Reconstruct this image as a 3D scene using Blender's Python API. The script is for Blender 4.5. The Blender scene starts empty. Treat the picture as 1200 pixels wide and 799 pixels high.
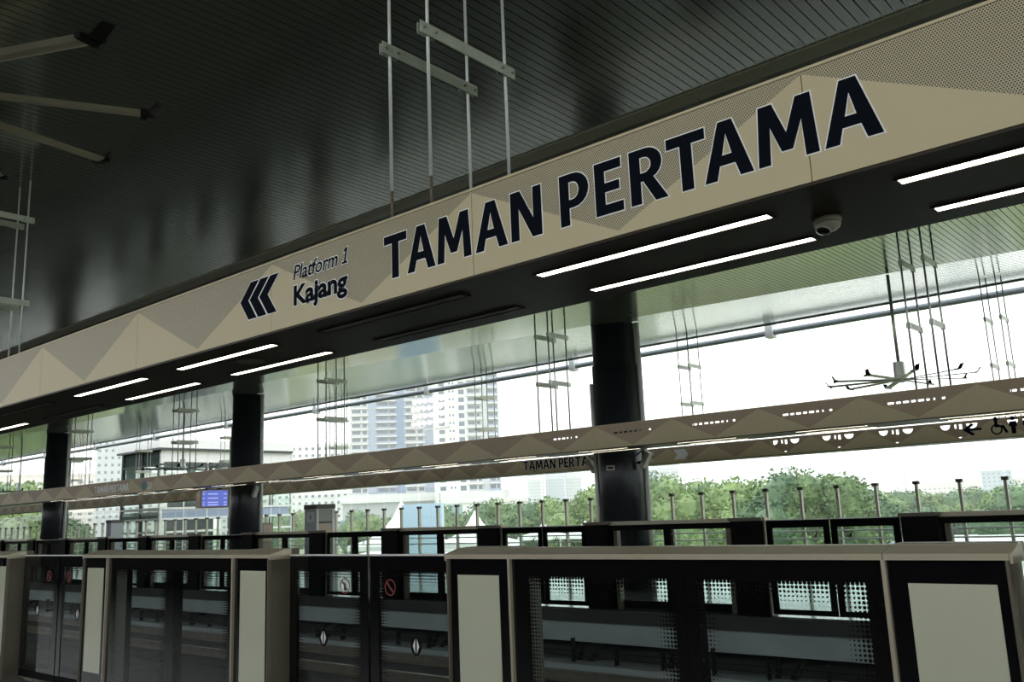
import bpy, bmesh, math, random
from mathutils import Vector, Matrix
random.seed(7)
C = bpy.context.scene.collection
SC = bpy.context.scene
PI = math.pi
H = 1.75                      # camera height above the platform floor

# ------------------------------------------------------------------ camera, sky, exposure
cam_data = bpy.data.cameras.new('camera')
cam = bpy.data.objects.new('camera', cam_data); C.objects.link(cam)
cam.matrix_world = Matrix(((0.75470856, 0.15449761, 0.63760918, 0.0),
                           (0.65482240, -0.11772088, -0.74655838, 0.0),
                           (-0.04028157, 0.98095478, -0.19001345, H),
                           (0, 0, 0, 1)))
cam_data.sensor_width = 36.0
cam_data.lens = 1040.0 / 1200.0 * 36.0
cam_data.clip_start = 0.05; cam_data.clip_end = 4000
SC.camera = cam

world = bpy.data.worlds.new('overcast_sky'); SC.world = world; world.use_nodes = True
wn = world.node_tree; wbg = wn.nodes['Background']
wtc = wn.nodes.new('ShaderNodeTexCoord'); wsep = wn.nodes.new('ShaderNodeSeparateXYZ')
wramp = wn.nodes.new('ShaderNodeValToRGB')
wramp.color_ramp.elements[0].position = 0.0; wramp.color_ramp.elements[0].color = (0.86, 0.90, 0.93, 1)
wramp.color_ramp.elements[1].position = 0.45; wramp.color_ramp.elements[1].color = (0.96, 0.99, 1.0, 1)
wn.links.new(wtc.outputs['Generated'], wsep.inputs[0]); wn.links.new(wsep.outputs['Z'], wramp.inputs[0])
wn.links.new(wramp.outputs[0], wbg.inputs['Color'])
wbg.inputs['Strength'].default_value = 2.9

SC.view_settings.view_transform = 'Standard'; SC.view_settings.look = 'None'
SC.view_settings.gamma = 1.0; SC.view_settings.use_curve_mapping = False
SC.view_settings.exposure = 0.0
SC.cycles.volume_bounces = 3; SC.cycles.transparent_max_bounces = 24

# ------------------------------------------------------------------ materials
def new_mat(name):
    m = bpy.data.materials.new(name); m.use_nodes = True
    return m, m.node_tree, m.node_tree.nodes['Principled BSDF']

def P(name, col, rough=0.5, metal=0.0, var=0.06, scale=6.0, bump=0.0, spec=None, emit=None, estr=0.0):
    m, nt, b = new_mat(name)
    tc = nt.nodes.new('ShaderNodeTexCoord'); nz = nt.nodes.new('ShaderNodeTexNoise')
    nz.inputs['Scale'].default_value = scale; nz.inputs['Detail'].default_value = 4
    nt.links.new(tc.outputs['Object'], nz.inputs['Vector'])
    rp = nt.nodes.new('ShaderNodeValToRGB')
    rp.color_ramp.elements[0].position = 0.3; rp.color_ramp.elements[1].position = 0.7
    rp.color_ramp.elements[0].color = tuple(c * (1 - var) for c in col) + (1,)
    rp.color_ramp.elements[1].color = tuple(min(1, c * (1 + var)) for c in col) + (1,)
    nt.links.new(nz.outputs['Fac'], rp.inputs[0]); nt.links.new(rp.outputs[0], b.inputs['Base Color'])
    b.inputs['Roughness'].default_value = rough; b.inputs['Metallic'].default_value = metal
    if spec is not None: b.inputs['Specular IOR Level'].default_value = spec
    if bump:
        bp = nt.nodes.new('ShaderNodeBump'); bp.inputs['Strength'].default_value = bump; bp.inputs['Distance'].default_value = 0.02
        nt.links.new(nz.outputs['Fac'], bp.inputs['Height']); nt.links.new(bp.outputs[0], b.inputs['Normal'])
    if emit:
        b.inputs['Emission Color'].default_value = emit + (1,); b.inputs['Emission Strength'].default_value = estr
    return m

def math_node(nt, op, a, b=None, c=None):
    n = nt.nodes.new('ShaderNodeMath'); n.operation = op
    for i, v in enumerate((a, b, c)):
        if v is None: continue
        if isinstance(v, (int, float)): n.inputs[i].default_value = v
        else: nt.links.new(v, n.inputs[i])
    return n.outputs[0]

def perforated(name, col, hole, pitch=0.0095, rad=0.34):
    m, nt, b = new_mat(name)
    tc = nt.nodes.new('ShaderNodeTexCoord'); sp = nt.nodes.new('ShaderNodeSeparateXYZ')
    nt.links.new(tc.outputs['Object'], sp.inputs[0])
    M = lambda *a: math_node(nt, *a)
    v = M('DIVIDE', sp.outputs['Z'], pitch * 0.866)
    row = M('FLOOR', v)
    odd = M('MULTIPLY', M('FLOORED_MODULO', row, 2.0), 0.5)
    u = M('ADD', M('DIVIDE', sp.outputs['X'], pitch), odd)
    du = M('SUBTRACT', M('FRACT', u), 0.5); dv = M('MULTIPLY', M('SUBTRACT', M('FRACT', v), 0.5), 0.866)
    d = M('SQRT', M('ADD', M('MULTIPLY', du, du), M('MULTIPLY', dv, dv)))
    ishole = M('LESS_THAN', d, rad)
    mx = nt.nodes.new('ShaderNodeMix'); mx.data_type = 'RGBA'
    nt.links.new(ishole, mx.inputs[0]); mx.inputs[6].default_value = col + (1,); mx.inputs[7].default_value = hole + (1,)
    nt.links.new(mx.outputs[2], b.inputs['Base Color']); b.inputs['Roughness'].default_value = 0.45
    return m

def glass(name, tint, rough=0.02, frit=None, wave=0.0, ior=1.5, refl=1.0):
    """thin tinted glass; frit=(x0,x1,z0,z1,fade) prints black dots that thin out from the pane's border"""
    m, nt, b = new_mat(name)
    out = nt.nodes['Material Output']; nt.nodes.remove(b)
    tr = nt.nodes.new('ShaderNodeBsdfTransparent'); tr.inputs['Color'].default_value = tint + (1,)
    gl = nt.nodes.new('ShaderNodeBsdfGlossy'); gl.inputs['Roughness'].default_value = rough
    gl.inputs['Color'].default_value = (refl, refl, refl, 1)
    geo = nt.nodes.new('ShaderNodeNewGeometry'); dot = nt.nodes.new('ShaderNodeVectorMath'); dot.operation = 'DOT_PRODUCT'
    nt.links.new(geo.outputs['Normal'], dot.inputs[0]); nt.links.new(geo.outputs['Incoming'], dot.inputs[1])
    ca = math_node(nt, 'SUBTRACT', 1.0, math_node(nt, 'ABSOLUTE', dot.outputs['Value']))
    fres = math_node(nt, 'ADD', 0.035, math_node(nt, 'MULTIPLY', 0.9, math_node(nt, 'POWER', ca, 5.0)))
    mx = nt.nodes.new('ShaderNodeMixShader')
    tc = nt.nodes.new('ShaderNodeTexCoord')
    if wave:
        nz = nt.nodes.new('ShaderNodeTexNoise'); nz.inputs['Scale'].default_value = 2.2; nz.inputs['Detail'].default_value = 1
        nt.links.new(tc.outputs['Object'], nz.inputs['Vector'])
        bp = nt.nodes.new('ShaderNodeBump'); bp.inputs['Strength'].default_value = wave; bp.inputs['Distance'].default_value = 0.01
        nt.links.new(nz.outputs['Fac'], bp.inputs['Height']); nt.links.new(bp.outputs[0], gl.inputs['Normal'])
    nt.links.new(fres, mx.inputs[0]); nt.links.new(tr.outputs[0], mx.inputs[1]); nt.links.new(gl.outputs[0], mx.inputs[2])
    last = mx.outputs[0]
    if frit:
        x0, x1, z0, z1, fade = frit; p = 0.0225
        M = lambda *a: math_node(nt, *a)
        sp = nt.nodes.new('ShaderNodeSeparateXYZ'); nt.links.new(tc.outputs['Object'], sp.inputs[0])
        X, Z = sp.outputs['X'], sp.outputs['Z']
        e = M('MINIMUM', M('MINIMUM', M('SUBTRACT', X, x0), M('SUBTRACT', x1, X)), M('MINIMUM', M('SUBTRACT', Z, z0), M('SUBTRACT', z1, Z)))
        r = M('MULTIPLY', M('SUBTRACT', 1.0, M('DIVIDE', e, fade)), 0.46)
        du = M('SUBTRACT', M('FRACT', M('DIVIDE', X, p)), 0.5); dv = M('SUBTRACT', M('FRACT', M('DIVIDE', Z, p)), 0.5)
        d = M('SQRT', M('ADD', M('MULTIPLY', du, du), M('MULTIPLY', dv, dv)))
        k = M('MAXIMUM', M('LESS_THAN', d, r), M('LESS_THAN', e, 0.0))
        blk = nt.nodes.new('ShaderNodeBsdfPrincipled'); blk.inputs['Base Color'].default_value = (0.004, 0.004, 0.004, 1)
        blk.inputs['Roughness'].default_value = 0.08
        m2 = nt.nodes.new('ShaderNodeMixShader')
        nt.links.new(k, m2.inputs[0]); nt.links.new(last, m2.inputs[1]); nt.links.new(blk.outputs[0], m2.inputs[2])
        last = m2.outputs[0]
    nt.links.new(last, out.inputs['Surface'])
    return m

MT = {}
MT['cream'] = P('cream_coated_metal', (0.50, 0.425, 0.265), 0.45, 0.0, 0.03, 3, spec=0.3)
MT['perf'] = perforated('perforated_cream_metal', (0.47, 0.405, 0.25), (0.03, 0.027, 0.018))
MT['perf_far'] = P('perforated_brown_metal', (0.36, 0.27, 0.175), 0.5, 0, 0.05, 3)
MT['seam'] = P('dark_seam', (0.05, 0.045, 0.035), 0.6)
MT['soffit'] = P('dark_soffit', (0.026, 0.019, 0.009), 0.4, 0.0, 0.1, 2, spec=0.12)
MT['ink'] = P('dark_blue_black_lettering', (0.004, 0.006, 0.010), 0.7, spec=0.03)
MT['white'] = P('white_print', (0.78, 0.78, 0.76), 0.5)
MT['led'] = P('lit_lamp_strip', (1, 0.95, 0.8), 0.5, emit=(1.0, 0.90, 0.70), estr=9.0)
MT['led_off'] = P('unlit_lamp_diffuser', (0.11, 0.105, 0.09), 0.4)
MT['slat'] = P('glossy_ceiling_slat', (0.36, 0.40, 0.37), 0.15, 0.74, 0.04, 0.5)
MT['backing'] = P('dark_ceiling_void', (0.012, 0.013, 0.012), 0.8)
MT['trim'] = P('grey_ceiling_trim', (0.27, 0.25, 0.21), 0.5, 0.0)
MT['gutter'] = P('blue_black_gutter', (0.018, 0.018, 0.026), 0.5)
MT['rod'] = P('galvanised_rod', (0.62, 0.66, 0.63), 0.42, 0.25, 0.08, 30)
MT['bar'] = P('galvanised_bar', (0.50, 0.53, 0.47), 0.45, 0.3, 0.08, 20)
MT['bolt'] = P('zinc_bolt', (0.40, 0.42, 0.38), 0.35, 0.8)
MT['rust'] = P('brown_threaded_rod', (0.16, 0.13, 0.09), 0.6, 0.4, 0.25, 60)
MT['blade'] = P('matt_fan_blade', (0.36, 0.34, 0.25), 0.4, 0.0, 0.05, 5)
MT['black'] = P('black_plastic', (0.004, 0.004, 0.004), 0.6, spec=0.06)
MT['blackglass'] = P('black_enamelled_glass', (0.004, 0.004, 0.005), 0.06)
MT['navy'] = P('navy_grey_column_cladding', (0.020, 0.024, 0.030), 0.30, 0.35, 0.15, 1.5)
MT['champ'] = P('champagne_anodised_metal', (0.42, 0.38, 0.29), 0.35, 0.35, 0.04, 4)
MT['bronze'] = P('bronze_anodised_metal', (0.11, 0.095, 0.07), 0.42, 0.2, 0.06, 4)
MT['frost'] = P('frosted_olive_film', (0.46, 0.475, 0.37), 0.12, 0, 0.03, 2)
MT['red'] = P('red_print', (0.20, 0.03, 0.025), 0.5)
MT['floor'] = P('polished_grey_granite', (0.09, 0.088, 0.082), 0.25, 0, 0.12, 8)
MT['floor_far'] = P('polished_pale_granite', (0.12, 0.12, 0.115), 0.10, 0, 0.08, 8, spec=0.3)
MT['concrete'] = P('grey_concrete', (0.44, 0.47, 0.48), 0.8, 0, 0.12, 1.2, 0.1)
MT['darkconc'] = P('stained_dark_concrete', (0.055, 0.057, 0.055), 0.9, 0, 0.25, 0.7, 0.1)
MT['ballast'] = P('track_slab', (0.085, 0.08, 0.07), 0.9, 0, 0.25, 1.5, 0.2)
MT['rail'] = P('worn_steel_rail', (0.36, 0.30, 0.25), 0.35, 0.8, 0.1, 6)
MT['cable'] = P('black_cable', (0.01, 0.01, 0.01), 0.5)
MT['wallgrey'] = P('dark_grey_wall', (0.06, 0.06, 0.058), 0.7)
MT['post'] = P('brushed_barrier_post', (0.34, 0.33, 0.28), 0.4, 0.4)
MT['postcap'] = P('dark_post_clamp', (0.06, 0.058, 0.05), 0.5)
MT['pipe'] = P('grey_gutter_pipe', (0.22, 0.26, 0.29), 0.5)
MT['bracket'] = P('white_pipe_bracket', (0.60, 0.62, 0.64), 0.5)
MT['steel'] = P('pale_painted_steel', (0.62, 0.63, 0.62), 0.45)
MT['darksteel'] = P('dark_green_grey_steel', (0.035, 0.045, 0.045), 0.4)
MT['offwhite'] = P('off_white_render', (0.68, 0.68, 0.67), 0.8, 0, 0.02, 0.2)
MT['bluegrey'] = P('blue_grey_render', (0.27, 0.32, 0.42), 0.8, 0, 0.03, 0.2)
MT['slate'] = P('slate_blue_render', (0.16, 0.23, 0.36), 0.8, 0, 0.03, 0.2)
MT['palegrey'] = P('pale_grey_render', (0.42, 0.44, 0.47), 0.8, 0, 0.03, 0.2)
MT['pane'] = P('grey_window_pane', (0.07, 0.10, 0.14), 0.2)
MT['pane_teal'] = P('teal_window_pane', (0.16, 0.30, 0.30), 0.12)
MT['pinkroof'] = P('faded_red_tile_roof', (0.42, 0.22, 0.19), 0.8, 0, 0.1, 0.5)
MT['pinkwall'] = P('pinkish_render', (0.62, 0.55, 0.52), 0.8)
MT['tent'] = P('white_tent_fabric', (0.85, 0.85, 0.84), 0.7, 0, 0.02)
MT['skyblue'] = P('light_blue_panel', (0.46, 0.62, 0.76), 0.6, 0, 0.02, 0.3)
MT['lampface'] = P('white_floodlight_glass', (0.8, 0.8, 0.8), 0.2)
MT['pinkframe'] = P('faded_pink_frame', (0.55, 0.40, 0.40), 0.6)
MT['screen'] = P('lit_blue_screen', (0.02, 0.03, 0.2), 0.3, emit=(0.10, 0.14, 0.52), estr=1.0)
MT['screenline'] = P('lit_screen_text', (0.3, 0.3, 0.5), 0.3, emit=(0.34, 0.38, 0.72), estr=1.0)
MT['brownbox'] = P('brown_cabinet', (0.22, 0.19, 0.13), 0.5)
MT['door_tan'] = P('tan_door_panel', (0.42, 0.34, 0.26), 0.5)
MT['greengrey'] = P('green_grey_panel', (0.26, 0.29, 0.26), 0.4)
MT['teal'] = P('teal_print', (0.03, 0.22, 0.20), 0.5)
MT['trunk'] = P('tree_bark', (0.10, 0.08, 0.06), 0.9, 0, 0.2, 3)
MT['cctv'] = P('pale_grey_plastic', (0.50, 0.48, 0.43), 0.4)
MT['grille'] = P('perforated_grey_grille', (0.17, 0.165, 0.14), 0.5)
MT['g_near'] = glass('tinted_gate_glass', (0.82, 0.87, 0.87), 0.02, wave=0.05)
MT['g_far'] = glass('clear_gate_glass', (0.90, 0.945, 0.93), 0.02)
MT['g_bar'] = glass('clear_barrier_glass', (0.965, 0.985, 0.98), 0.02, refl=0.3)
MT['g_pav'] = glass('greenish_tower_glass', (0.86, 0.93, 0.91), 0.03, refl=0.6)

def foliage_mat(name, a, b):
    m, nt, bs = new_mat(name)
    tc = nt.nodes.new('ShaderNodeTexCoord'); nz = nt.nodes.new('ShaderNodeTexNoise'); nz.inputs['Scale'].default_value = 0.9
    oi = nt.nodes.new('ShaderNodeObjectInfo')
    nt.links.new(tc.outputs['Object'], nz.inputs['Vector'])
    s = math_node(nt, 'ADD', math_node(nt, 'MULTIPLY', nz.outputs['Fac'], 0.75), math_node(nt, 'MULTIPLY', oi.outputs['Random'], 0.35))
    rp = nt.nodes.new('ShaderNodeValToRGB')
    rp.color_ramp.elements[0].position = 0.3; rp.color_ramp.elements[0].color = a + (1,)
    rp.color_ramp.elements[1].position = 0.8; rp.color_ramp.elements[1].color = b + (1,)
    nt.links.new(s, rp.inputs[0]); nt.links.new(rp.outputs[0], bs.inputs['Base Color'])
    bs.inputs['Roughness'].default_value = 0.6
    return m
MT['leaf'] = foliage_mat('green_leaves', (0.07, 0.13, 0.045), (0.22, 0.31, 0.10))
MT['leaf_dark'] = foliage_mat('deep_green_leaves', (0.05, 0.11, 0.05), (0.13, 0.22, 0.09))
def ground_mat():
    m, nt, b = new_mat('grass_and_earth')
    tc = nt.nodes.new('ShaderNodeTexCoord'); nz = nt.nodes.new('ShaderNodeTexNoise'); nz.inputs['Scale'].default_value = 0.03; nz.inputs['Detail'].default_value = 6
    nt.links.new(tc.outputs['Object'], nz.inputs['Vector'])
    rp = nt.nodes.new('ShaderNodeValToRGB')
    rp.color_ramp.elements[0].position = 0.35; rp.color_ramp.elements[0].color = (0.16, 0.23, 0.09, 1)
    rp.color_ramp.elements[1].position = 0.7; rp.color_ramp.elements[1].color = (0.27, 0.27, 0.17, 1)
    nt.links.new(nz.outputs['Fac'], rp.inputs[0]); nt.links.new(rp.outputs[0], b.inputs['Base Color']); b.inputs['Roughness'].default_value = 0.95
    return m
MT['ground'] = ground_mat()

# ------------------------------------------------------------------ mesh helpers
class MB:
    def __init__(s): s.v = []; s.f = []
    def quad(s, *p):
        n = len(s.v); s.v += [tuple(q) for q in p]; s.f.append(tuple(range(n, n + len(p)))); return s
    def box(s, x0, x1, y0, y1, z0, z1):
        n = len(s.v)
        s.v += [(x0,y0,z0),(x1,y0,z0),(x1,y1,z0),(x0,y1,z0),(x0,y0,z1),(x1,y0,z1),(x1,y1,z1),(x0,y1,z1)]
        s.f += [tuple(n+i for i in q) for q in ((0,3,2,1),(4,5,6,7),(0,1,5,4),(1,2,6,5),(2,3,7,6),(3,0,4,7))]; return s
    def prism(s, prof, x0, x1):
        """profile of (y,z) points, anticlockwise seen from +x, swept along x"""
        n = len(s.v); k = len(prof)
        s.v += [(x0, y, z) for y, z in prof] + [(x1, y, z) for y, z in prof]
        s.f.append(tuple(n + i for i in reversed(range(k)))); s.f.append(tuple(n + k + i for i in range(k)))
        for i in range(k):
            j = (i + 1) % k; s.f.append((n+i, n+j, n+k+j, n+k+i))
        return s
    def vprism(s, prof, z0, z1):
        n = len(s.v); k = len(prof)
        s.v += [(x, y, z0) for x, y in prof] + [(x, y, z1) for x, y in prof]
        s.f.append(tuple(n + i for i in reversed(range(k)))); s.f.append(tuple(n + k + i for i in range(k)))
        for i in range(k):
            j = (i + 1) % k; s.f.append((n+i, n+j, n+k+j, n+k+i))
        return s
    def tube(s, pts, r, k=10, caps=True):
        pts = [Vector(p) for p in pts]; n0 = len(s.v)
        for i, p in enumerate(pts):
            d = (pts[min(i+1, len(pts)-1)] - pts[max(i-1, 0)]).normalized()
            a = Vector((0,0,1)) if abs(d.z) < 0.9 else Vector((1,0,0))
            u = d.cross(a).normalized(); w = d.cross(u)
            rr = r[i] if isinstance(r, (list, tuple)) else r
            for j in range(k):
                t = 2*PI*j/k; s.v.append(tuple(p + u*math.cos(t)*rr + w*math.sin(t)*rr))
        for i in range(len(pts)-1):
            for j in range(k):
                a = n0+i*k+j; b = n0+i*k+(j+1)%k; s.f.append((a, b, b+k, a+k))
        if caps:
            s.f.append(tuple(n0+j for j in reversed(range(k)))); s.f.append(tuple(n0+(len(pts)-1)*k+j for j in range(k)))
        return s
    def lathe(s, prof, cx=0, cy=0, k=24):
        n0 = len(s.v)
        for r, z in prof:
            for j in range(k):
                t = 2*PI*j/k; s.v.append((cx+r*math.cos(t), cy+r*math.sin(t), z))
        for i in range(len(prof)-1):
            for j in range(k):
                a = n0+i*k+j; b = n0+i*k+(j+1)%k; s.f.append((a, b, b+k, a+k))
        s.f.append(tuple(n0+j for j in reversed(range(k)))); s.f.append(tuple(n0+(len(prof)-1)*k+j for j in range(k)))
        return s
    def xform(s, m):
        s.v = [tuple(m @ Vector(p)) for p in s.v]; return s
    def mesh(s, name, mat):
        me = bpy.data.meshes.new(name); me.from_pydata(s.v, [], s.f)
        bm = bmesh.new(); bm.from_mesh(me); bmesh.ops.recalc_face_normals(bm, faces=bm.faces); bm.to_mesh(me); bm.free()
        me.materials.append(MT[mat] if isinstance(mat, str) else mat); return me
    def build(s, name, mat, parent=None, bevel=0.0, smooth=False, loc=None):
        o = bpy.data.objects.new(name, s.mesh(name, mat)); C.objects.link(o)
        if parent: o.parent = parent
        if loc: o.location = loc
        if bevel:
            b = o.modifiers.new('bevel', 'BEVEL'); b.width = bevel; b.segments = 2; b.limit_method = 'ANGLE'; b.angle_limit = 0.6
        if smooth:
            for p in o.data.polygons: p.use_smooth = True
        return o

def Box(*a): return MB().box(*a)
def tag(o, label=None, cat=None, group=None, kind=None):
    if label: o['label'] = label
    if cat: o['category'] = cat
    if group: o['group'] = group
    if kind: o['kind'] = kind
    return o
def thing(name, loc, label, cat, group=None, rz=0.0):
    o = bpy.data.objects.new(name, None); C.objects.link(o); o.location = loc; o.rotation_euler = (0, 0, rz)
    o.empty_display_size = 0.2
    return tag(o, label, cat, group)
def root_struct(name, loc=(0, 0, 0)):
    o = bpy.data.objects.new(name, None); C.objects.link(o); o.location = loc; o['kind'] = 'structure'; return o
def dup(o, parent=None, loc=None, rz=None, label=None):
    c = o.copy(); C.objects.link(c)
    if parent: c.parent = parent
    if loc is not None: c.location = loc
    if rz is not None: c.rotation_euler = (0, 0, rz)
    if label: c['label'] = label
    for ch in o.children: dup(ch, c)
    return c
ORD = ['first', 'second', 'third', 'fourth', 'fifth', 'sixth', 'seventh', 'eighth', 'ninth', 'tenth', 'eleventh', 'twelfth', 'thirteenth', 'fourteenth', 'fifteenth', 'sixteenth', 'seventeenth', 'eighteenth', 'nineteenth', 'twentieth']

# flat outlines (x,z) in the plane y = const, facing -y
def offset_poly(p, d):
    n = len(p); out = []
    for i in range(n):
        a, b, c = Vector(p[i-1]), Vector(p[i]), Vector(p[(i+1) % n])
        e1 = (b-a).normalized(); e2 = (c-b).normalized()
        n1 = Vector((e1.y, -e1.x)); n2 = Vector((e2.y, -e2.x))
        m = n1 + n2
        if m.length < 1e-6: m = n1.copy()
        m.normalize(); k = d / max(0.45, m.dot(n1)); out.append(tuple(b + m * k))
    return out
def flat_mesh(name, loops, y0, y1, mat):
    """loops of (x,z): first outer (anticlockwise) then holes (clockwise); front at y0, back at y1"""
    bm = bmesh.new(); edges = []; sides = []
    for lp in loops:
        vs = [bm.verts.new((x, y0, z)) for x, z in lp]; bs = [bm.verts.new((x, y1, z)) for x, z in lp]
        edges += [bm.edges.new((vs[i], vs[(i+1) % len(vs)])) for i in range(len(vs))]
        sides.append((vs, bs))
    bmesh.ops.triangle_fill(bm, use_beauty=True, use_dissolve=False, edges=edges, normal=(0, -1, 0))
    for vs, bs in sides:
        for i in range(len(vs)):
            j = (i+1) % len(vs); bm.faces.new((vs[i], bs[i], bs[j], vs[j]))
    bmesh.ops.recalc_face_normals(bm, faces=bm.faces)
    me = bpy.data.meshes.new(name); bm.to_mesh(me); bm.free(); me.materials.append(MT[mat]); return me
def flat(name, loops, y0, y1, mat, parent=None):
    o = bpy.data.objects.new(name, flat_mesh(name, loops, y0, y1, mat)); C.objects.link(o)
    if parent: o.parent = parent
    return o
def arc(cx, cz, rx, rz, a0, a1, n=8):
    return [(cx + rx*math.cos(a0+(a1-a0)*i/n), cz + rz*math.sin(a0+(a1-a0)*i/n)) for i in range(n+1)]

# capital letters, height 1, humanist sans: outer loop anticlockwise, holes clockwise
GL = {
 'T': (0.74, [[(0.26,0),(0.48,0),(0.48,0.81),(0.74,0.81),(0.74,1),(0,1),(0,0.81),(0.26,0.81)]]),
 'A': (0.87, [[(0,0),(0.22,0),(0.285,0.24),(0.565,0.24),(0.64,0),(0.87,0),(0.555,1),(0.305,1)], [(0.335,0.41),(0.43,0.78),(0.515,0.41)]]),
 'M': (0.99, [[(0,0),(0.20,0),(0.235,0.62),(0.40,0.17),(0.58,0.17),(0.755,0.62),(0.78,0),(0.99,0),(0.925,1),(0.69,1),(0.495,0.46),(0.295,1),(0.065,1)]]),
 'N': (0.78, [[(0,0),(0.205,0),(0.205,0.65),(0.54,0),(0.78,0),(0.78,1),(0.575,1),(0.575,0.37),(0.245,1),(0,1)]]),
 'P': (0.67, [[(0,0),(0.215,0),(0.215,0.33),(0.30,0.33)] + arc(0.33,0.665,0.34,0.335,-PI/2,PI/2,10) + [(0.0,1)],
              [(0.215,0.49),(0.215,0.84)] + arc(0.30,0.665,0.15,0.175,PI/2,-PI/2,8)]),
 'E': (0.60, [[(0,0),(0.60,0),(0.60,0.18),(0.215,0.18),(0.215,0.42),(0.53,0.42),(0.53,0.59),(0.215,0.59),(0.215,0.82),(0.58,0.82),(0.58,1),(0,1)]]),
 'R': (0.75, [[(0,0),(0.215,0),(0.215,0.40),(0.27,0.40),(0.50,0),(0.75,0),(0.475,0.445)] + arc(0.345,0.705,0.315,0.295,-PI/3.4,PI/2,9) + [(0,1)],
              [(0.215,0.55),(0.215,0.845)] + arc(0.295,0.6975,0.15,0.1475,PI/2,-PI/2,8)]),
}
def letter(ch, x, z, h, yf, parent, mat='ink', wscale=1.0, outline=0.0055):
    """one raised letter with its white outline; yf is the face it stands on"""
    w, loops = GL[ch]
    L = [[(x + px*h*wscale, z + pz*h) for px, pz in lp] for lp in loops]
    o = flat('letter', L, yf - 0.004, yf, mat, parent)
    if outline:
        O = [offset_poly(lp, outline) for lp in L]
        flat('letter_outline', O, yf - 0.002, yf, 'white', o)
    return o
def text_mesh(txt, size, x, z, yf, parent, mat='ink', bold=0.0, shear=0.0, outline=0.0, width=None, depth=0.003):
    """writing in the built-in font, one mesh per character; returns the letters"""
    dg = bpy.context.evaluated_depsgraph_get()
    def glyph(body, off):
        cu = bpy.data.curves.new('letter', 'FONT'); cu.body = body; cu.size = size; cu.offset = off; cu.shear = shear; cu.resolution_u = 3
        t = bpy.data.objects.new('letter', cu); C.objects.link(t); dg.update()
        me = bpy.data.meshes.new_from_object(t.evaluated_get(dg)); bpy.data.objects.remove(t); bpy.data.curves.remove(cu); return me
    def right(me): return max((v.co.x for v in me.vertices), default=0.0)
    full = glyph(txt, bold); a = min(v.co.x for v in full.vertices); k = (width/(right(full)-a)) if width else 1.0
    out = []
    for i, ch in enumerate(txt):
        if ch == ' ': continue
        shift = right(glyph(txt[:i+1], bold)) - right(glyph(ch, bold))
        o = None
        for off, m, d in ((bold, mat, depth),) + (((bold+outline, 'white', depth*0.5),) if outline else ()):
            me = glyph(ch, off); me.name = 'letter'
            dx = -0.0
            for v in me.vertices: v.co = (x + (v.co.x + shift - a)*k, yf - d, z + v.co.y)
            me.materials.clear(); me.materials.append(MT[m])
            q = bpy.data.objects.new('letter' if o is None else 'letter_outline', me); C.objects.link(q)
            q.parent = parent if o is None else o
            if o is None: o = q
        out.append(o)
    return out

# ================================================================== SETTING
XL, XR = -130.0, 26.0
tag(Box(-13.5, 8, -5.0, 4.72, -0.3, 0.0).build('floor', 'floor'), kind='structure')
tag(Box(XL, -13.5, -5.0, 4.72, -0.3, 0.0).build('floor', 'floor'), kind='structure')
tag(Box(XL, XR, 13.42, 23.2, -0.28, 0.0).build('floor', 'floor_far'), kind='structure')
tag(Box(XL, 12, -5.3, -5.0, -0.3, 3.3).build('wall_back', 'wallgrey'), kind='structure')  # unseen behind the camera; height raised to cut sky light on the near side
tag(Box(XL, XR, 3.4, 14.8, -1.35, -1.1).build('track_bed', 'ballast'), kind='structure')
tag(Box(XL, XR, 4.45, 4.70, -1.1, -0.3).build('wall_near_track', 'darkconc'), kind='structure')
# far platform edge: grey concrete beam, recess with brackets, lower ledge
edge = root_struct('platform_edge', (0, 13.2, 0))
Box(XL, XR, 0.0, 0.45, -0.54, -0.22).build('edge_beam', 'concrete', edge)
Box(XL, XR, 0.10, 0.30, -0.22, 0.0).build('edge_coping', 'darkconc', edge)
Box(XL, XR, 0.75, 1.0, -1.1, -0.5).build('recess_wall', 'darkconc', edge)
Box(XL, XR, -0.45, 0.2, -0.95, -0.84).build('ledge', 'concrete', edge)
bk = MB()
for i in range(36):
    x = -60 + i*1.85
    bk.tube([(x, 0.55, -0.55), (x+0.05, 0.1, -0.62), (x+0.12, -0.1, -0.84)], 0.05, 8)
    if i % 2: bk.tube([(x+0.45, 0.55, -0.55), (x+0.42, 0.1, -0.64), (x+0.35, -0.1, -0.84)], 0.05, 8)
tag(bk.build('cable', 'cable', edge), kind='stuff')
tray = MB()
for zz_, yy_ in ((-0.66, -0.22), (-0.74, -0.30)): tray.tube([(-70, yy_, zz_), (12, yy_, zz_)], 0.014, 6)
for i in range(90): tray.box(-70+i*0.91, -69.985+i*0.91, -0.32, -0.20, -0.84, -0.56 if i % 3 else -0.44)
tag(tray.build('cable_tray', 'cable', edge), kind='stuff')
# rails
for k, (y, mt) in enumerate(((5.9, 'rail'), (7.335, 'rail'), (10.75, 'rail'), (12.185, 'rail'))):
    rl = MB().prism([(-0.07, 0), (0.07, 0), (0.07, 0.02), (0.012, 0.04), (0.012, 0.12), (0.036, 0.135), (0.036, 0.17), (-0.036, 0.17), (-0.036, 0.135), (-0.012, 0.12), (-0.012, 0.04), (-0.07, 0.02)], XL, XR)
    o = rl.build('running_rail', mt, loc=(0, y, -1.0))
    tag(o, ('worn steel running rail on the slab, %s from the near platform edge' % ORD[k]), 'rail')
for k, y in enumerate((6.6, 11.45)):
    s_ = Box(XL, XR, -1.15, 1.15, 0.0, 0.10).build('track_plinth', 'darkconc', loc=(0, y, -1.1)); tag(s_, kind='structure')

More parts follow.
